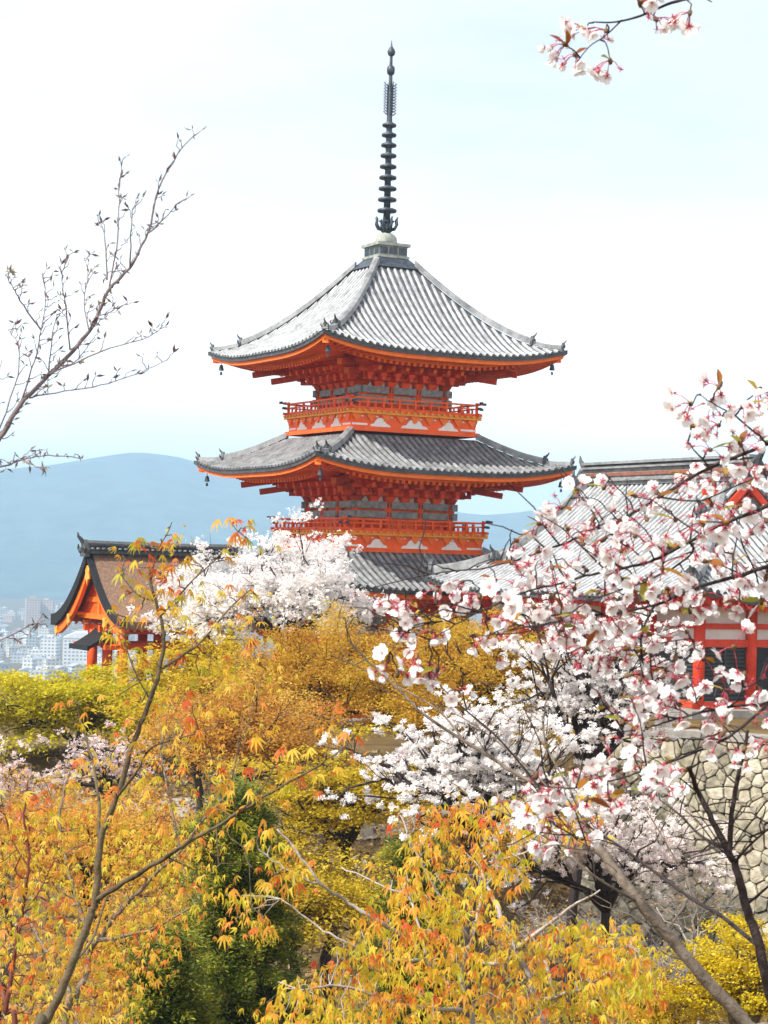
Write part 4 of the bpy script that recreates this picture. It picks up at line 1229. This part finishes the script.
for po, md, n in (([(118, 545), (160, 530), (182, 525), (200, 560), (185, 610), (150, 620), (118, 600)], 13, 24), ([(215, 520), (255, 515), (262, 545), (235, 560)], 14, 7), ([(190, 590), (262, 570), (265, 640), (215, 690), (170, 690)], 17, 15), ([(105, 600), (130, 590), (140, 700), (112, 690)], 18, 5), ([(60, 690), (150, 700), (150, 800), (110, 830), (70, 790)], 20, 14), ([(150, 700), (235, 700), (230, 770), (150, 790)], 20, 10), ([(240, 740), (345, 720), (365, 745), (300, 800), (225, 830), (200, 800)], 20, 20), ([(180, 890), (280, 860), (290, 930), (200, 960)], 26, 5)):
    for x, y in scatter(po, md, q, n):
        nb = min(L.pts, key=lambda v: (proj(v)[0] - x) ** 2 + (proj(v)[1] - y) ** 2); p = at(x, y, nb.y + q.uniform(-.12, .12))
        L.twig(nb, p, .0016, .0008, q, .06, 4, .03); tips.append(p)
place(L.mb.build('trunk', BARKO, None, True, False), root)
maple_leaves(tips, 4, .026, .018, L_MAPLE, rng, .50, .28, [M_NEARY], root, .7)

# --- red stemmed sapling at the far left edge
base = Vector((-1.0, 5.2, ground(-1.0, 5.2))); q = random.Random(43)
root = near_root('maple_sapling', 'slim red brown stem with orange leaves at the far left edge of the slope', base.x, base.y)
L = Limbs(); D = 5.2
L.add([(12, 1060, D), (6, 1010, D), (13, 967, D), (20, 918, D), (27, 884, D), (29, 850, D), (24, 815, D), (28, 780, D)], 6, 1.2, 5, .6, 7, [base - Vector((0, 0, .2)), base + Vector((.0, 0, 1.3))])
L.add([(6, 1005, D), (-6, 960, D + .1), (-15, 900, D + .2)], 4, 1)
L.add([(20, 918, D), (40, 890, D), (58, 850, D + .1)], 2, .7)
L.add([(28, 866, D), (12, 840, D), (5, 815, D)], 1.6, .7)
tips = []
for x, y in scatter([(-10, 790), (60, 800), (75, 900), (50, 1020), (-10, 1030)], 17, q, 60):
    nb = min(L.pts, key=lambda v: (proj(v)[0] - x) ** 2 + (proj(v)[1] - y) ** 2); p = at(x, y, nb.y + q.uniform(-.3, .3)); L.twig(nb, p, .002, .001, q, .06); tips.append(p)
place(L.mb.build('trunk', BARKR, None, True, False), root)
maple_leaves(tips, 5, .032, .03, L_MAPLE, rng, .45, .24, [M_NEARY], root, .7)

# --- leafy maple behind the sapling, orange over the lower left
def leafy(label, base, D0, D1, limbs, zones, seed, per, size, spread, tintm, tints, bark=BARKG, droop=.75, tmpl=L_MAPLE3, twr=.0022, far=1e9, name='maple_tree'):
    q = random.Random(seed); rng = np.random.default_rng(seed)
    root = near_root(name, label, base[0], base[1]); bz = root.location; L = Limbs()
    for i, (pl, ra, rb) in enumerate(limbs): L.add(pl, ra, rb, 5, .8, 7, [bz - Vector((0, 0, .2)), bz + Vector((0, 0, .8))] if i == 0 else None)
    PP = [proj(v) for v in L.pts]; tips = []
    for po, md, n in zones:
        for x, y in scatter(po, md, q, n):
            i = min(range(len(PP)), key=lambda i: (PP[i][0] - x) ** 2 + (PP[i][1] - y) ** 2)
            p = at(x, y, max(D0, min(D1, L.pts[i].y + q.gauss(0, .22 * (D1 - D0)))))
            L.twig(L.pts[i], p, twr * .8, twr * .3, q, .018, 4, .05); tips.append(p)
    place(L.mb.build('trunk', bark, None, True, False), root)
    maple_leaves(tips, per, size, spread, tmpl, rng, tintm, tints, [M_NEARY], root, droop)


leafy('orange leaved maple spreading low behind the thin sapling at lower left', (-1.4, 8.2), 7.4, 9.4,
      [([(60, 1060, 8.2), (75, 1000, 8.2), (90, 950, 8.3), (70, 880, 8.4), (60, 820, 8.5), (70, 770, 8.6)], 9, 1.5), ([(90, 950, 8.3), (130, 900, 8.2), (180, 850, 8.1), (230, 790, 8.0)], 5, 1), ([(75, 1000, 8.2), (40, 940, 8.6), (10, 880, 8.9)], 5, 1), ([(92, 940, 8.3), (150, 930, 8.0), (200, 900, 7.8)], 4, 1), ([(180, 850, 8.1), (170, 800, 8.2), (160, 750, 8.3)], 3, 1)],
      [([(-5, 830), (60, 800), (130, 850), (210, 820), (215, 870), (190, 900), (165, 960), (120, 1030), (-5, 1030)], 10.5, 300), ([(60, 760), (170, 740), (240, 760), (200, 830), (110, 850), (70, 830)], 18, 30), ([(150, 690), (270, 650), (260, 720), (190, 760)], 19, 12)], 51, 13, .030, .055, .58, .22)

leafy('yellow orange maple with drooping young leaves at the bottom center', (.26, 5.8), 5.0, 6.8,
      [([(470, 1080, 5.8), (464, 1010, 5.8), (462, 971, 5.8), (470, 940, 5.8), (478, 914, 5.85), (484, 890, 5.9), (500, 860, 5.9), (490, 820, 6.0)], 6, 1.2),
       ([(560, 1075, 6.2), (538, 1000, 6.2), (516, 950, 6.2), (493, 900, 6.3), (480, 868, 6.4)], 7, 2),
       ([(464, 1005, 5.8), (425, 960, 5.7), (400, 935, 5.6), (367, 915, 5.5), (345, 900, 5.5), (323, 885, 5.4), (297, 852, 5.4), (277, 829, 5.4)], 4.5, 1.4),
       ([(323, 885, 5.4), (310, 882, 5.3), (284, 868, 5.3), (258, 848, 5.3)], 2.0, 1.),
       ([(425, 960, 5.7), (385, 960, 5.6), (352, 946, 5.5), (315, 925, 5.5), (281, 899, 5.5)], 3, 1.2),
       ([(425, 955, 5.7), (412, 903, 5.8), (385, 887, 5.8), (341, 867, 5.9)], 2.6, 1.1),
       ([(470, 940, 5.8), (440, 895, 5.8), (415, 850, 5.8), (400, 815, 5.9)], 3, 1),
       ([(516, 950, 6.2), (560, 915, 6.1), (600, 890, 6.0)], 4, 1.2),
       ([(500, 965, 6.2), (470, 958, 6.2), (440, 938, 6.2), (425, 915, 6.2)], 3, 1.2),
       ([(538, 1000, 6.2), (590, 985, 5.9), (630, 950, 5.8)], 4, 1.2),
       ([(464, 1010, 5.8), (400, 1005, 5.4), (340, 985, 5.3), (300, 990, 5.2)], 4, 1.2),
       ([(500, 860, 5.9), (540, 845, 5.8), (565, 820, 5.8)], 2, .9)],
      [([(250, 1030), (262, 1000), (330, 965), (365, 925), (400, 885), (470, 900), (540, 935), (600, 925), (640, 960), (650, 1030)], 12.5, 300), ([(400, 850), (430, 800), (520, 800), (545, 830), (520, 880), (470, 915), (400, 900)], 14, 62), ([(540, 810), (585, 800), (600, 830), (570, 850)], 14, 9), ([(560, 925), (640, 930), (660, 1000), (600, 1000)], 13, 30), ([(255, 830), (300, 850), (300, 900), (258, 880)], 16, 6), ([(225, 890), (260, 890), (265, 930), (230, 930)], 16, 5)],
      52, 13, .031, .030, .58, .23, BARKP, .95, L_MAPLE3)

# --- bare twigs from the tree outside the left of the frame
q = random.Random(61); D = 3.6
base = Vector((-.98, 3.35, ground(-.98, 3.35)))
root = near_root('budding_tree', 'grey budding tree whose almost bare branches reach in from the upper left against the sky', base.x, base.y)
L = Limbs()
L.add([(-140, 900, 3.4), (-120, 700, 3.5), (-70, 530, D), (-25, 465, D), (0, 439, D), (20, 405, D), (48, 376, D), (89, 331, D), (109, 290, D), (130, 267, D), (148, 233, D), (159, 189, D), (182, 148, D), (197, 134, D)], 7, .6, 5, .5, 7, [base - Vector((0, 0, .2)), base + Vector((0, 0, .5))])
subs = [[(109, 289), (118, 241), (119, 193), (122, 163)], [(107, 280), (104, 233), (97, 222)], [(30, 398), (48, 394), (93, 387), (130, 376), (167, 360)], [(41, 378), (100, 352), (148, 337), (163, 325)], [(20, 405), (35, 360), (41, 330), (46, 300), (43, 275)], [(-10, 452), (15, 385), (19, 348), (8, 330)], [(89, 331), (95, 318), (110, 312), (122, 305)], [(130, 267), (131, 230), (133, 208)], [(148, 233), (165, 218), (178, 203)], [(70, 350), (66, 310), (62, 280), (66, 262)], [(41, 330), (20, 300), (13, 288), (5, 275)], [(55, 366), (75, 362), (92, 340)], [(89, 331), (84, 300), (88, 275), (84, 258)], [(0, 438), (-8, 400), (2, 360)], [(-25, 470), (0, 467), (22, 460), (48, 456), (83, 458)], [(-40, 650), (0, 640), (28, 626), (45, 620)], [(48, 376), (52, 340), (56, 318)], [(22, 460), (36, 466), (50, 468)]]
for s_ in subs:
    dd = q.uniform(-.25, .25)
    pl = [(x, y, D + dd * i / (len(s_) - 1)) for i, (x, y) in enumerate(s_)]
    if s_[0][0] < -20: L.add([(-110, 640 if s_[0][1] < 600 else 690, 3.5)] + pl, 2.2, .6, 5, .4)
    else: L.add(pl, 1.5, .55, 5, .4)
buds = []; bax = []
for v in L.pts:
    x, y = proj(v)
    if x < -12 or q.random() < .22 and y > 0: continue
    dx = q.uniform(-.3, 1.0); dz = q.uniform(.2, 1.0); l = q.uniform(4, 15) * v.y / F_PX
    if y > 440: dz = q.uniform(-.3, .5)
    e = v + Vector((dx, q.uniform(-.5, .5), dz)).normalized() * l
    L.twig(v, e, .55 * v.y / F_PX, .4 * v.y / F_PX, q, .08, 3)
    for _ in range(q.choice((1, 2, 2, 3))):
        buds.append(e); bax.append((dx + q.gauss(0, .5), q.gauss(0, .5), dz + q.gauss(.0, .5) - (.9 if y > 440 and q.random() < .7 else 0)))
place(L.mb.build('trunk', mat('grey_violet_bark', (.22, .175, .18), .85, .25, 30.), None, True, False), root)
N = len(buds); rng = np.random.default_rng(62)
M_BUD = leafmat('folded_bud_leaf', [(0, (.14, .05, .07)), (.5, (.20, .15, .13)), (1, (.26, .22, .12))], .3)
place(leafmesh('bud_leaves', [M_BUD], L_NARROW, np.array([tuple(p) for p in buds]), frames(N, np.array(bax) + 1e-3, rng.normal(0, 1, (N, 3))), .016 * rng.uniform(.5, 1.2, N), rng.uniform(0, 1, N)), root)

# --- grey cherry branch crossing the middle
q = random.Random(71)
base = Vector((1.0, 3.9, ground(1.0, 3.9)))
root_g = near_root('cherry_tree', 'leaning grey cherry whose long nearly bare branch slants up from bottom right to center', base.x, base.y)
LG = Limbs(); D = 4.0
LG.add([(790, 1085, D - .05), (748, 1026, D), (703, 977, D), (665, 933, D), (638, 900, D), (615, 870, D + .05), (597, 846, D + .1)], 12.5, 8.0, 5, .5, 9, [base - Vector((0, 0, .2)), base + Vector((-.06, .03, 1.0))])
LG.add([(597, 846, D + .1), (575, 815, D + .15), (540, 788, D + .2), (506, 767, D + .25), (464, 741, D + .3), (425, 715, D + .3), (399, 690, D + .35), (375, 668, D + .4), (348, 640, D + .4)], 4.6, 1.2, 5, .5)
LG.add([(464, 741, D + .3), (440, 712, D + .4), (405, 690, D + .5), (360, 668, D + .6), (330, 655, D + .6)], 1.8, .7)
LG.add([(540, 788, D + .2), (500, 740, D + .1), (460, 705, D), (425, 670, D), (405, 645, D)], 2.0, .8)
LG.add([(560, 800, D + .2), (520, 760, D + .3), (470, 722, D + .4), (440, 708, D + .4)], 1.6, .7)
LG.add([(600, 850, D + .1), (560, 845, D + .2), (520, 820, D + .3), (470, 800, D + .4)], 2.4, .8)
LG.add([(638, 902, D), (600, 880, D - .1), (560, 850, D - .1), (530, 838, D - .1)], 2.6, .9)
LG.add([(597, 846, D + .1), (570, 790, D + .3), (545, 740, D + .4), (548, 690, D + .45), (560, 650, D + .5)], 2.2, .8)
LG.add([(665, 933, D), (690, 890, D + .2), (670, 850, D + .3), (640, 800, D + .4)], 2.2, .8)
LG.add([(520, 820, D + .3), (515, 770, D + .3), (520, 730, D + .3)], 1.4, .6)
LG.add([(690, 962, D), (660, 950, D + .3), (640, 920, D + .5), (600, 905, D + .6)], 1.6, .6)
for v in LG.pts:
    if q.random() < .30:
        r = 1 if proj(v)[0] < 600 else .7
        e = v + Vector((q.uniform(-.8, .4), q.uniform(-.5, .5), q.uniform(.1, .9))).normalized() * q.uniform(.03, .14) * r
        LG.twig(v, e, .0013, .0006, q, .07, 4, .05)

# --- flowering cherry with its dark stem at the right, branches in bloom
q = random.Random(81)
base = Vector((.74, 2.8, ground(.74, 2.8)))
root_c = near_root('cherry_tree', 'dark stemmed cherry close by at right, its branches crowded with large white blossom', base.x, base.y)
LC = Limbs(.62); D = 2.8
LC.add([(820, 1120, D), (785, 1040, D), (768, 985, D), (757, 940, D), (746, 905, D), (737, 870, D), (729, 853, D), (712, 820, D), (697, 788, D), (690, 768, D - .05)], 11, 3.4, 5, .5, 9, [base - Vector((0, 0, .2)), base + Vector((-.04, 0, .9))])
LC.add([(729, 855, D), (732, 815, D), (738, 778, D), (743, 755, D), (748, 730, D)], 4.6, 2.4, 5, .4, 8)
LC.add([(757, 945, D), (720, 915, D + .15), (697, 902, D + .2), (659, 875, D + .3), (625, 850, D + .35), (604, 836, D + .4), (570, 815, D + .5)], 3.6, 1.2)
LC.add([(735, 862, D), (750, 845, D - .1), (772, 826, D - .2)], 2.6, 1.4)
LC.add([(728, 850, D), (700, 835, D + .1), (680, 815, D + .15), (660, 800, D + .2)], 2.6, 1.)
LC.add([(746, 905, D), (775, 880, D), (800, 850, D)], 2.4, 1.2)
LIMB = [(790, 1050, D), (860, 900, D - .1), (890, 700, D - .2), (905, 480, D - .3), (895, 250, D - .3), (860, 60, D - .3)]
LC.add(LIMB, 10, 6)
LC.add([(860, 60, D - .3), (800, -50, D - .3), (740, -35, D - .28), (690, -4, D - .27), (668, 4, D - .27), (640, 16, D - .26), (615, 22, D - .25), (594, 22, D - .25)], 4, 1.0)
LC.add([(622, 20, D - .25), (605, 36, D - .25), (590, 46, D - .25), (577, 62, D - .25)], 1.3, .7)
LC.add([(675, 2, D - .27), (700, -2, D - .3), (712, 2, D - .3)], 1.4, .8)
br = [([(900, 380, D - .3), (820, 415, D - .3), (768, 444, D - .3), (710, 468, D - .28), (660, 497, D - .25), (620, 521, D - .25), (590, 532, D - .22), (560, 545, D - .2), (525, 557, D - .2), (490, 567, D - .15), (430, 574, D - .1), (372, 588, D)], 3.6, .8),
      ([(895, 430, D - .3), (830, 470, D - .35), (768, 505, D - .4), (720, 525, D - .4), (690, 541, D - .4), (660, 557, D - .38), (637, 566, D - .35), (600, 572, D - .35), (560, 583, D - .3), (520, 594, D - .3), (480, 612, D - .25), (455, 625, D - .25), (430, 640, D - .2)], 3.8, .8),
      ([(690, 541, D - .4), (690, 556, D - .38), (650, 580, D - .38), (596, 598, D - .35), (575, 610, D - .35), (560, 620, D - .3), (520, 632, D - .3), (470, 636, D - .25)], 2.0, .7),
      ([(900, 520, D - .2), (830, 545, D - .2), (768, 567, D - .25), (710, 583, D - .25), (675, 596, D - .25), (655, 605, D - .25), (620, 612, D - .22), (579, 618, D - .2), (540, 625, D - .2), (490, 634, D - .2)], 4.2, .8),
      ([(895, 640, D - .3), (830, 680, D - .3), (768, 703, D - .35), (736, 706, D - .35), (690, 716, D - .35), (659, 724, D - .32), (640, 729, D - .3), (600, 735, D - .3)], 3.2, .7),
      ([(768, 703, D - .35), (736, 732, D - .4), (700, 750, D - .4), (659, 765, D - .4), (630, 775, D - .38), (590, 786, D - .35), (555, 788, D - .35), (530, 783, D - .3)], 2.6, .7),
      ([(655, 605, D - .25), (640, 640, D - .3), (650, 680, D - .3), (668, 715, D - .3)], 2.2, .7),
      ([(620, 521, D - .25), (596, 500, D - .3), (575, 498, D - .3)], 1.2, .5), ([(710, 468, D - .28), (690, 445, D - .3), (688, 440, D - .3)], 1.6, .7),
      ([(768, 444, D - .3), (740, 420, D - .4), (715, 405, D - .45), (700, 395, D - .45)], 1.8, .7),
      ([(660, 497, D - .25), (700, 500, D - .1), (750, 480, D), (800, 470, D)], 1.6, .8),
      ([(480, 612, D - .25), (440, 622, D - .2), (410, 630, D - .2), (390, 652, D - .2)], 1.2, .6),
      ([(530, 783, D - .3), (545, 800, D - .3), (570, 830, D - .3), (590, 850, D - .3)], 1.2, .6)]
for pl, ra, rb in br: LC.add(pl, ra, rb, 5, .5)
for v in list(LC.pts):            # fine side shoots
    x, y = proj(v)
    if 380 < x < 790 and 510 < y < 880 and q.random() < .34:
        e = v + Vector((q.uniform(-1, .3), q.uniform(-.5, .5), q.uniform(-.25, .9))).normalized() * q.uniform(.03, .11)
        LC.pts += LC.twig(v, e, .0012, .0006, q, .03, 4, .05)[1:]

PETAL = leafmat('near_cherry_petal', [(0, (.66, .14, .22)), (.12, (.86, .56, .60)), (.38, (.90, .83, .82)), (1, (.94, .92, .91))], .42, .55, .2)
CALYX = mat('crimson_calyx', (.48, .065, .095), .5, .2, 60.)
STAMEN = mat('stamen', (.80, .58, .50), .5, .2, 60.)
SPUR = mat('bud_scale', (.16, .09, .045), .8, .3, 60.)


class FB:
    def __init__(s): s.v = []; s.f = []; s.m = []; s.t = []

    def quad(s, pts, m, t):
        b = len(s.v); s.v += [tuple(p) for p in pts]; s.t += list(t); s.f.append(tuple(range(b, b + len(pts)))); s.m.append(m)

    def tube(s, P, R_, m, n=3, t=.5):
        mb = MB(); mb.tube(P, R_, n); b = len(s.v); s.v += mb.v; s.t += [t] * len(mb.v)
        for f in mb.f: s.f.append(tuple(i + b for i in f)); s.m.append(m)

    def flower(s, p, ax, size, op, q, kind='open'):
        ax = ax.normalized(); e1 = ax.orthogonal().normalized(); e2 = ax.cross(e1); ph = q.uniform(0, 6)
        s.tube([p - ax * size * .42, p - ax * size * .2, p], [size * .055, size * .10, size * .14], 1, 5)
        for i in range(5):       # sepals
            a = ph + 2 * PI * (i + .5) / 5; rd = e1 * math.cos(a) + e2 * math.sin(a); tg = ax.cross(rd)
            k = .5 if kind == 'open' else .62
            s.quad([p - ax * size * .03 + rd * size * .08, p + rd * size * .25 + tg * size * .09 + ax * size * .02, p + rd * size * k - ax * size * .04, p + rd * size * .25 - tg * size * .09 + ax * size * .02], 1, (.5,) * 4)
        if kind == 'star':
            for i in range(6): 
                a = q.uniform(0, 6.3); rd = e1 * math.cos(a) + e2 * math.sin(a); s.tube([p, p + ax * size * .5 + rd * size * .22], [size * .018, size * .014], 1)
            return
        for i in range(5):
            a = ph + 2 * PI * i / 5 + q.gauss(0, .07); rd = e1 * math.cos(a) + e2 * math.sin(a); tg = ax.cross(rd); th0 = op * .45; o_ = op * q.uniform(.85, 1.18)
            c = p + rd * size * .06; rows = []; W_ = (.10, .32, .44, .40, .20); 
            for j in range(5):
                t = j / 4; w = W_[j] * size
                if j: th = th0 + (o_ - th0) * t; c = c + (ax * math.cos(th) + rd * math.sin(th)) * size * .25
                nrm = (rd * math.cos(o_) - ax * math.sin(o_))
                mid = c + nrm * size * .05 * math.sin(PI * t) - ((ax * math.cos(o_) + rd * math.sin(o_)) * size * .09 if j == 4 else Vector((0, 0, 0)))
                wv = q.uniform(-.03, .03) * size
                rows.append((c - tg * w - nrm * wv, mid, c + tg * w + nrm * wv))
            b = len(s.v)
            for j, r in enumerate(rows):
                s.v += [tuple(x) for x in r]; tv = (0., .42, .75, .92, 1.)[j]; s.t += [min(1, tv + .08), tv, min(1, tv + .08)]
            for j in range(4):
                for k in range(2): s.f.append((b + j * 3 + k, b + j * 3 + k + 1, b + j * 3 + k + 4, b + j * 3 + k + 3)); s.m.append(0)
        if op > .8:
            for i in range(9):
                a = q.uniform(0, 6.3); rd = e1 * math.cos(a) + e2 * math.sin(a); l = q.uniform(.32, .5) * size
                s.tube([p, p + ax * l + rd * l * .55], [size * .012, size * .012], 2); e = p + ax * l + rd * l * .55
                s.tube([e, e + ax * size * .05], [size * .03, size * .02], 2)

    def leaf(s, p, d, n, l, w, t):
        d = d.normalized(); sd = d.cross(n).normalized(); n = sd.cross(d); P = []
        b = len(s.v)
        for x, k in ((0, .05), (.3, .8), (.6, 1), (.85, .5), (1, .03)):
            c = p + d * l * x - n * l * .12 * x * x
            s.v += [tuple(c + sd * w * k + n * w * .5 * k), tuple(c), tuple(c - sd * w * k + n * w * .5 * k)]; s.t += [t, t - .08, t]
        for j in range(4):
            for k in range(2): s.f.append((b + j * 3 + k, b + j * 3 + k + 1, b + j * 3 + k + 4, b + j * 3 + k + 3)); s.m.append(3)

    def build(s, name, root):
        me = bpy.data.meshes.new(name); me.from_pydata(s.v, [], s.f)
        for m in (PETAL, CALYX, STAMEN, M_BRONZE, SPUR): me.materials.append(m)
        me.polygons.foreach_set('material_index', np.array(s.m, dtype=np.int32)); me.polygons.foreach_set('use_smooth', np.ones(len(s.f), dtype=bool))
        a = me.attributes.new('tint', 'FLOAT', 'POINT'); a.data.foreach_set('value', np.clip(np.array(s.t, dtype=np.float32), 0, 1)); me.update()
        o = bpy.data.objects.new(name, me); C.objects.link(o); return place(o, root)


def cluster(p, up, q, nfl, root, leaves=2, star=.26, scale=1.):
    """flowers hanging on long stalks from one bud, with young bronze leaves"""
    fb = FB()
    fb.tube([p - up * .004, p + up * .003, p + up * .008], [.002, .0035, .002], 4, 5)
    base_ = Vector((q.gauss(0, .5), q.gauss(0, .5) - .05, -.45))
    for i in range(nfl):
        d = (Vector((q.gauss(0, 1), q.gauss(0, 1), q.gauss(0, .8))).normalized() * .95 + base_).normalized()
        l = q.uniform(.013, .030) * scale; e = p + d * l; m_ = p.lerp(e, .5) + Vector((0, 0, .003)); fb.tube([p, m_, e], [.0006, .0006, .0008], 1, 3)
        ax = (d + Vector((q.gauss(0, .5), q.gauss(0, .5) + .1, q.gauss(-.15, .45)))).normalized(); r = q.random()
        if r < star: fb.flower(e, ax, .0105 * scale, 1.2, q, 'star')
        elif r < star + .1: fb.flower(e, ax, q.uniform(.006, .011) * scale, .22, q)
        else: fb.flower(e, ax, q.uniform(.0095, .0138) * scale, q.uniform(.6, 1.6), q)
    for i in range(leaves):
        d = (up * .6 + Vector((q.gauss(0, .8), q.gauss(0, .8), q.uniform(-.2, .8)))).normalized()
        fb.leaf(p, d, Vector((q.gauss(0, .4), q.gauss(0, .4), 1)), q.uniform(.016, .034) * scale, q.uniform(.003, .0065) * scale, q.random())
    return fb


def bloom(L, spots, q, root, nf=(3, 7), scale=1., maxtw=1e9):
    PP = [proj(v) for v in L.pts]; rest = FB()
    for n_, (x, y) in enumerate(spots):
        i = min(range(len(PP)), key=lambda i: (PP[i][0] - x) ** 2 + (PP[i][1] - y) ** 2)
        p = at(x, y, L.pts[i].y + q.uniform(-.09, .09)); c = L.twig(L.pts[i], p, .0013, .0008, q, .03, 4, .06)
        fb = cluster(p, (c[-1] - c[-2]).normalized(), q, q.randint(*nf), root, q.choice((0, 1, 1, 2)), scale=scale)
        if n_ < 100: fb.build('blossom_cluster', root)
        else:
            b_ = len(rest.v); rest.v += fb.v; rest.t += fb.t; rest.m += fb.m; rest.f += [tuple(i + b_ for i in f) for f in fb.f]
    if rest.v: structure(rest.build('blossom', root), 'stuff')


spots = []
Z = [([(690, 400), (720, 385), (775, 392), (775, 470), (720, 480), (690, 450)], 19, 15), ([(560, 490), (650, 480), (700, 470), (775, 480), (775, 600), (700, 610), (620, 600), (540, 610), (500, 560), (520, 520)], 20, 60), ([(400, 590), (500, 565), (540, 610), (640, 610), (640, 690), (570, 640), (470, 640), (440, 640), (385, 660), (380, 610)], 22, 34), ([(655, 660), (775, 640), (775, 760), (700, 740), (690, 700), (650, 720)], 21, 22), ([(610, 690), (660, 690), (690, 770), (660, 790), (610, 800), (590, 850), (540, 830), (500, 800), (530, 770), (590, 760)], 20, 36)]
for po, md, n in Z: spots += scatter(po, md, q, n)
spots += scatter([(560, 590), (690, 590), (700, 660), (640, 690), (560, 640)], 18, q, 16)
spots += [(397, 672), (438, 668), (430, 675), (585, 30), (575, 55), (566, 45), (610, 60), (655, 18), (690, 12), (606, 30), (640, 5)]
q.shuffle(spots)
near_n = len(LC.pts)
bloom(LC, spots, q, root_c)
place(LC.mb.build('trunk', BARKC, None, True, False), root_c)
# a few flowers on the grey branch
gs = scatter([(500, 770), (560, 770), (580, 830), (530, 830)], 24, q, 5) + [(455, 690), (410, 655)]
bloom(LG, gs, q, root_g, (3, 5), 1.35)
place(LG.mb.build('trunk', mat('grey_cherry_bark', (.17, .135, .105), .85, .35, 26., .2, bump=.5, detail=8), None, True, False), root_g)

# ------------------------------------------------------------------ air, sky, sun
hz_ = MB(); hz_.box(-9200, 9200, -70, 9300, -118, 372); ho = hz_.build('haze', mat('unused', (1, 1, 1)))
hm = bpy.data.materials.new('haze'); hm.use_nodes = True; t = hm.node_tree; t.nodes.clear()
o = t.nodes.new('ShaderNodeOutputMaterial'); pv = t.nodes.new('ShaderNodeVolumePrincipled')
pv.inputs['Color'].default_value = (.50, .76, 1, 1); pv.inputs['Density'].default_value = HAZE_D; pv.inputs['Anisotropy'].default_value = -0.12
t.links.new(pv.outputs[0], o.inputs['Volume']); ho.data.materials.clear(); ho.data.materials.append(hm); structure(ho, 'stuff')

SD = Vector((-.82, -.56, 0)).normalized(); EL = math.radians(46)
sd = Vector((SD.x * math.cos(EL), SD.y * math.cos(EL), math.sin(EL)))
sl = bpy.data.lights.new('sun', 'SUN'); so = bpy.data.objects.new('sun', sl); C.objects.link(so); so.location = (-20, -10, 40)
so.rotation_euler = sd.to_track_quat('Z', 'Y').to_euler(); sl.energy = SUN_E; sl.angle = math.radians(.6); sl.color = (1, .955, .88)
w = bpy.data.worlds.new('World'); S.world = w; w.use_nodes = True; t = w.node_tree; bg = t.nodes['Background']; bg.inputs['Strength'].default_value = SKY_S
sk = t.nodes.new('ShaderNodeTexSky'); sk.sky_type = 'NISHITA'; sk.sun_disc = False; sk.sun_elevation = EL; sk.sun_rotation = math.atan2(sd.x, sd.y)
tc = t.nodes.new('ShaderNodeTexCoord'); mp = t.nodes.new('ShaderNodeMapping'); mp.inputs['Scale'].default_value = (2.2, 2.2, 9)
t.links.new(tc.outputs['Generated'], mp.inputs['Vector'])
n = t.nodes.new('ShaderNodeTexNoise'); n.inputs['Scale'].default_value = 1.3; n.inputs['Detail'].default_value = 6; n.inputs['Roughness'].default_value = .55
t.links.new(mp.outputs[0], n.inputs['Vector'])
rp = t.nodes.new('ShaderNodeValToRGB'); rp.color_ramp.elements[0].position = .30; rp.color_ramp.elements[1].position = .62
rp.color_ramp.elements[0].color = (.55, .55, .55, 1); rp.color_ramp.elements[1].color = (.97, .97, .97, 1)
t.links.new(n.outputs['Fac'], rp.inputs['Fac'])
mx = t.nodes.new('ShaderNodeMixRGB'); mx.inputs['Color2'].default_value = (CLOUD, CLOUD, CLOUD * 1.01, 1)
sx_ = t.nodes.new('ShaderNodeSeparateXYZ'); t.links.new(tc.outputs['Generated'], sx_.inputs[0])
mr = t.nodes.new('ShaderNodeMapRange'); mr.interpolation_type = 'SMOOTHSTEP'; mr.inputs['From Min'].default_value = .02; mr.inputs['From Max'].default_value = .23; mr.inputs['To Min'].default_value = 2.2; mr.inputs['To Max'].default_value = 1.
t.links.new(sx_.outputs[2], mr.inputs['Value'])
vm = t.nodes.new('ShaderNodeVectorMath'); vm.operation = 'SCALE'; vm.inputs[0].default_value = (CLOUD, CLOUD, CLOUD * 1.01); t.links.new(mr.outputs[0], vm.inputs['Scale'])
t.links.new(vm.outputs[0], mx.inputs['Color2'])
t.links.new(rp.outputs['Color'], mx.inputs['Fac']); t.links.new(sk.outputs[0], mx.inputs['Color1']); t.links.new(mx.outputs[0], bg.inputs['Color'])
S.view_settings.view_transform = 'Standard'; S.view_settings.look = 'None'; S.view_settings.exposure = EXPO; S.view_settings.gamma = 1
S.render.engine = 'CYCLES'; cy = S.cycles
cy.max_bounces = 8; cy.diffuse_bounces = 3; cy.glossy_bounces = 2; cy.transmission_bounces = 4; cy.volume_bounces = 0; cy.transparent_max_bounces = 8
cy.use_denoising = True; cy.caustics_reflective = False; cy.caustics_refractive = False
try: cy.denoiser = 'OPENIMAGEDENOISE'
except Exception: pass
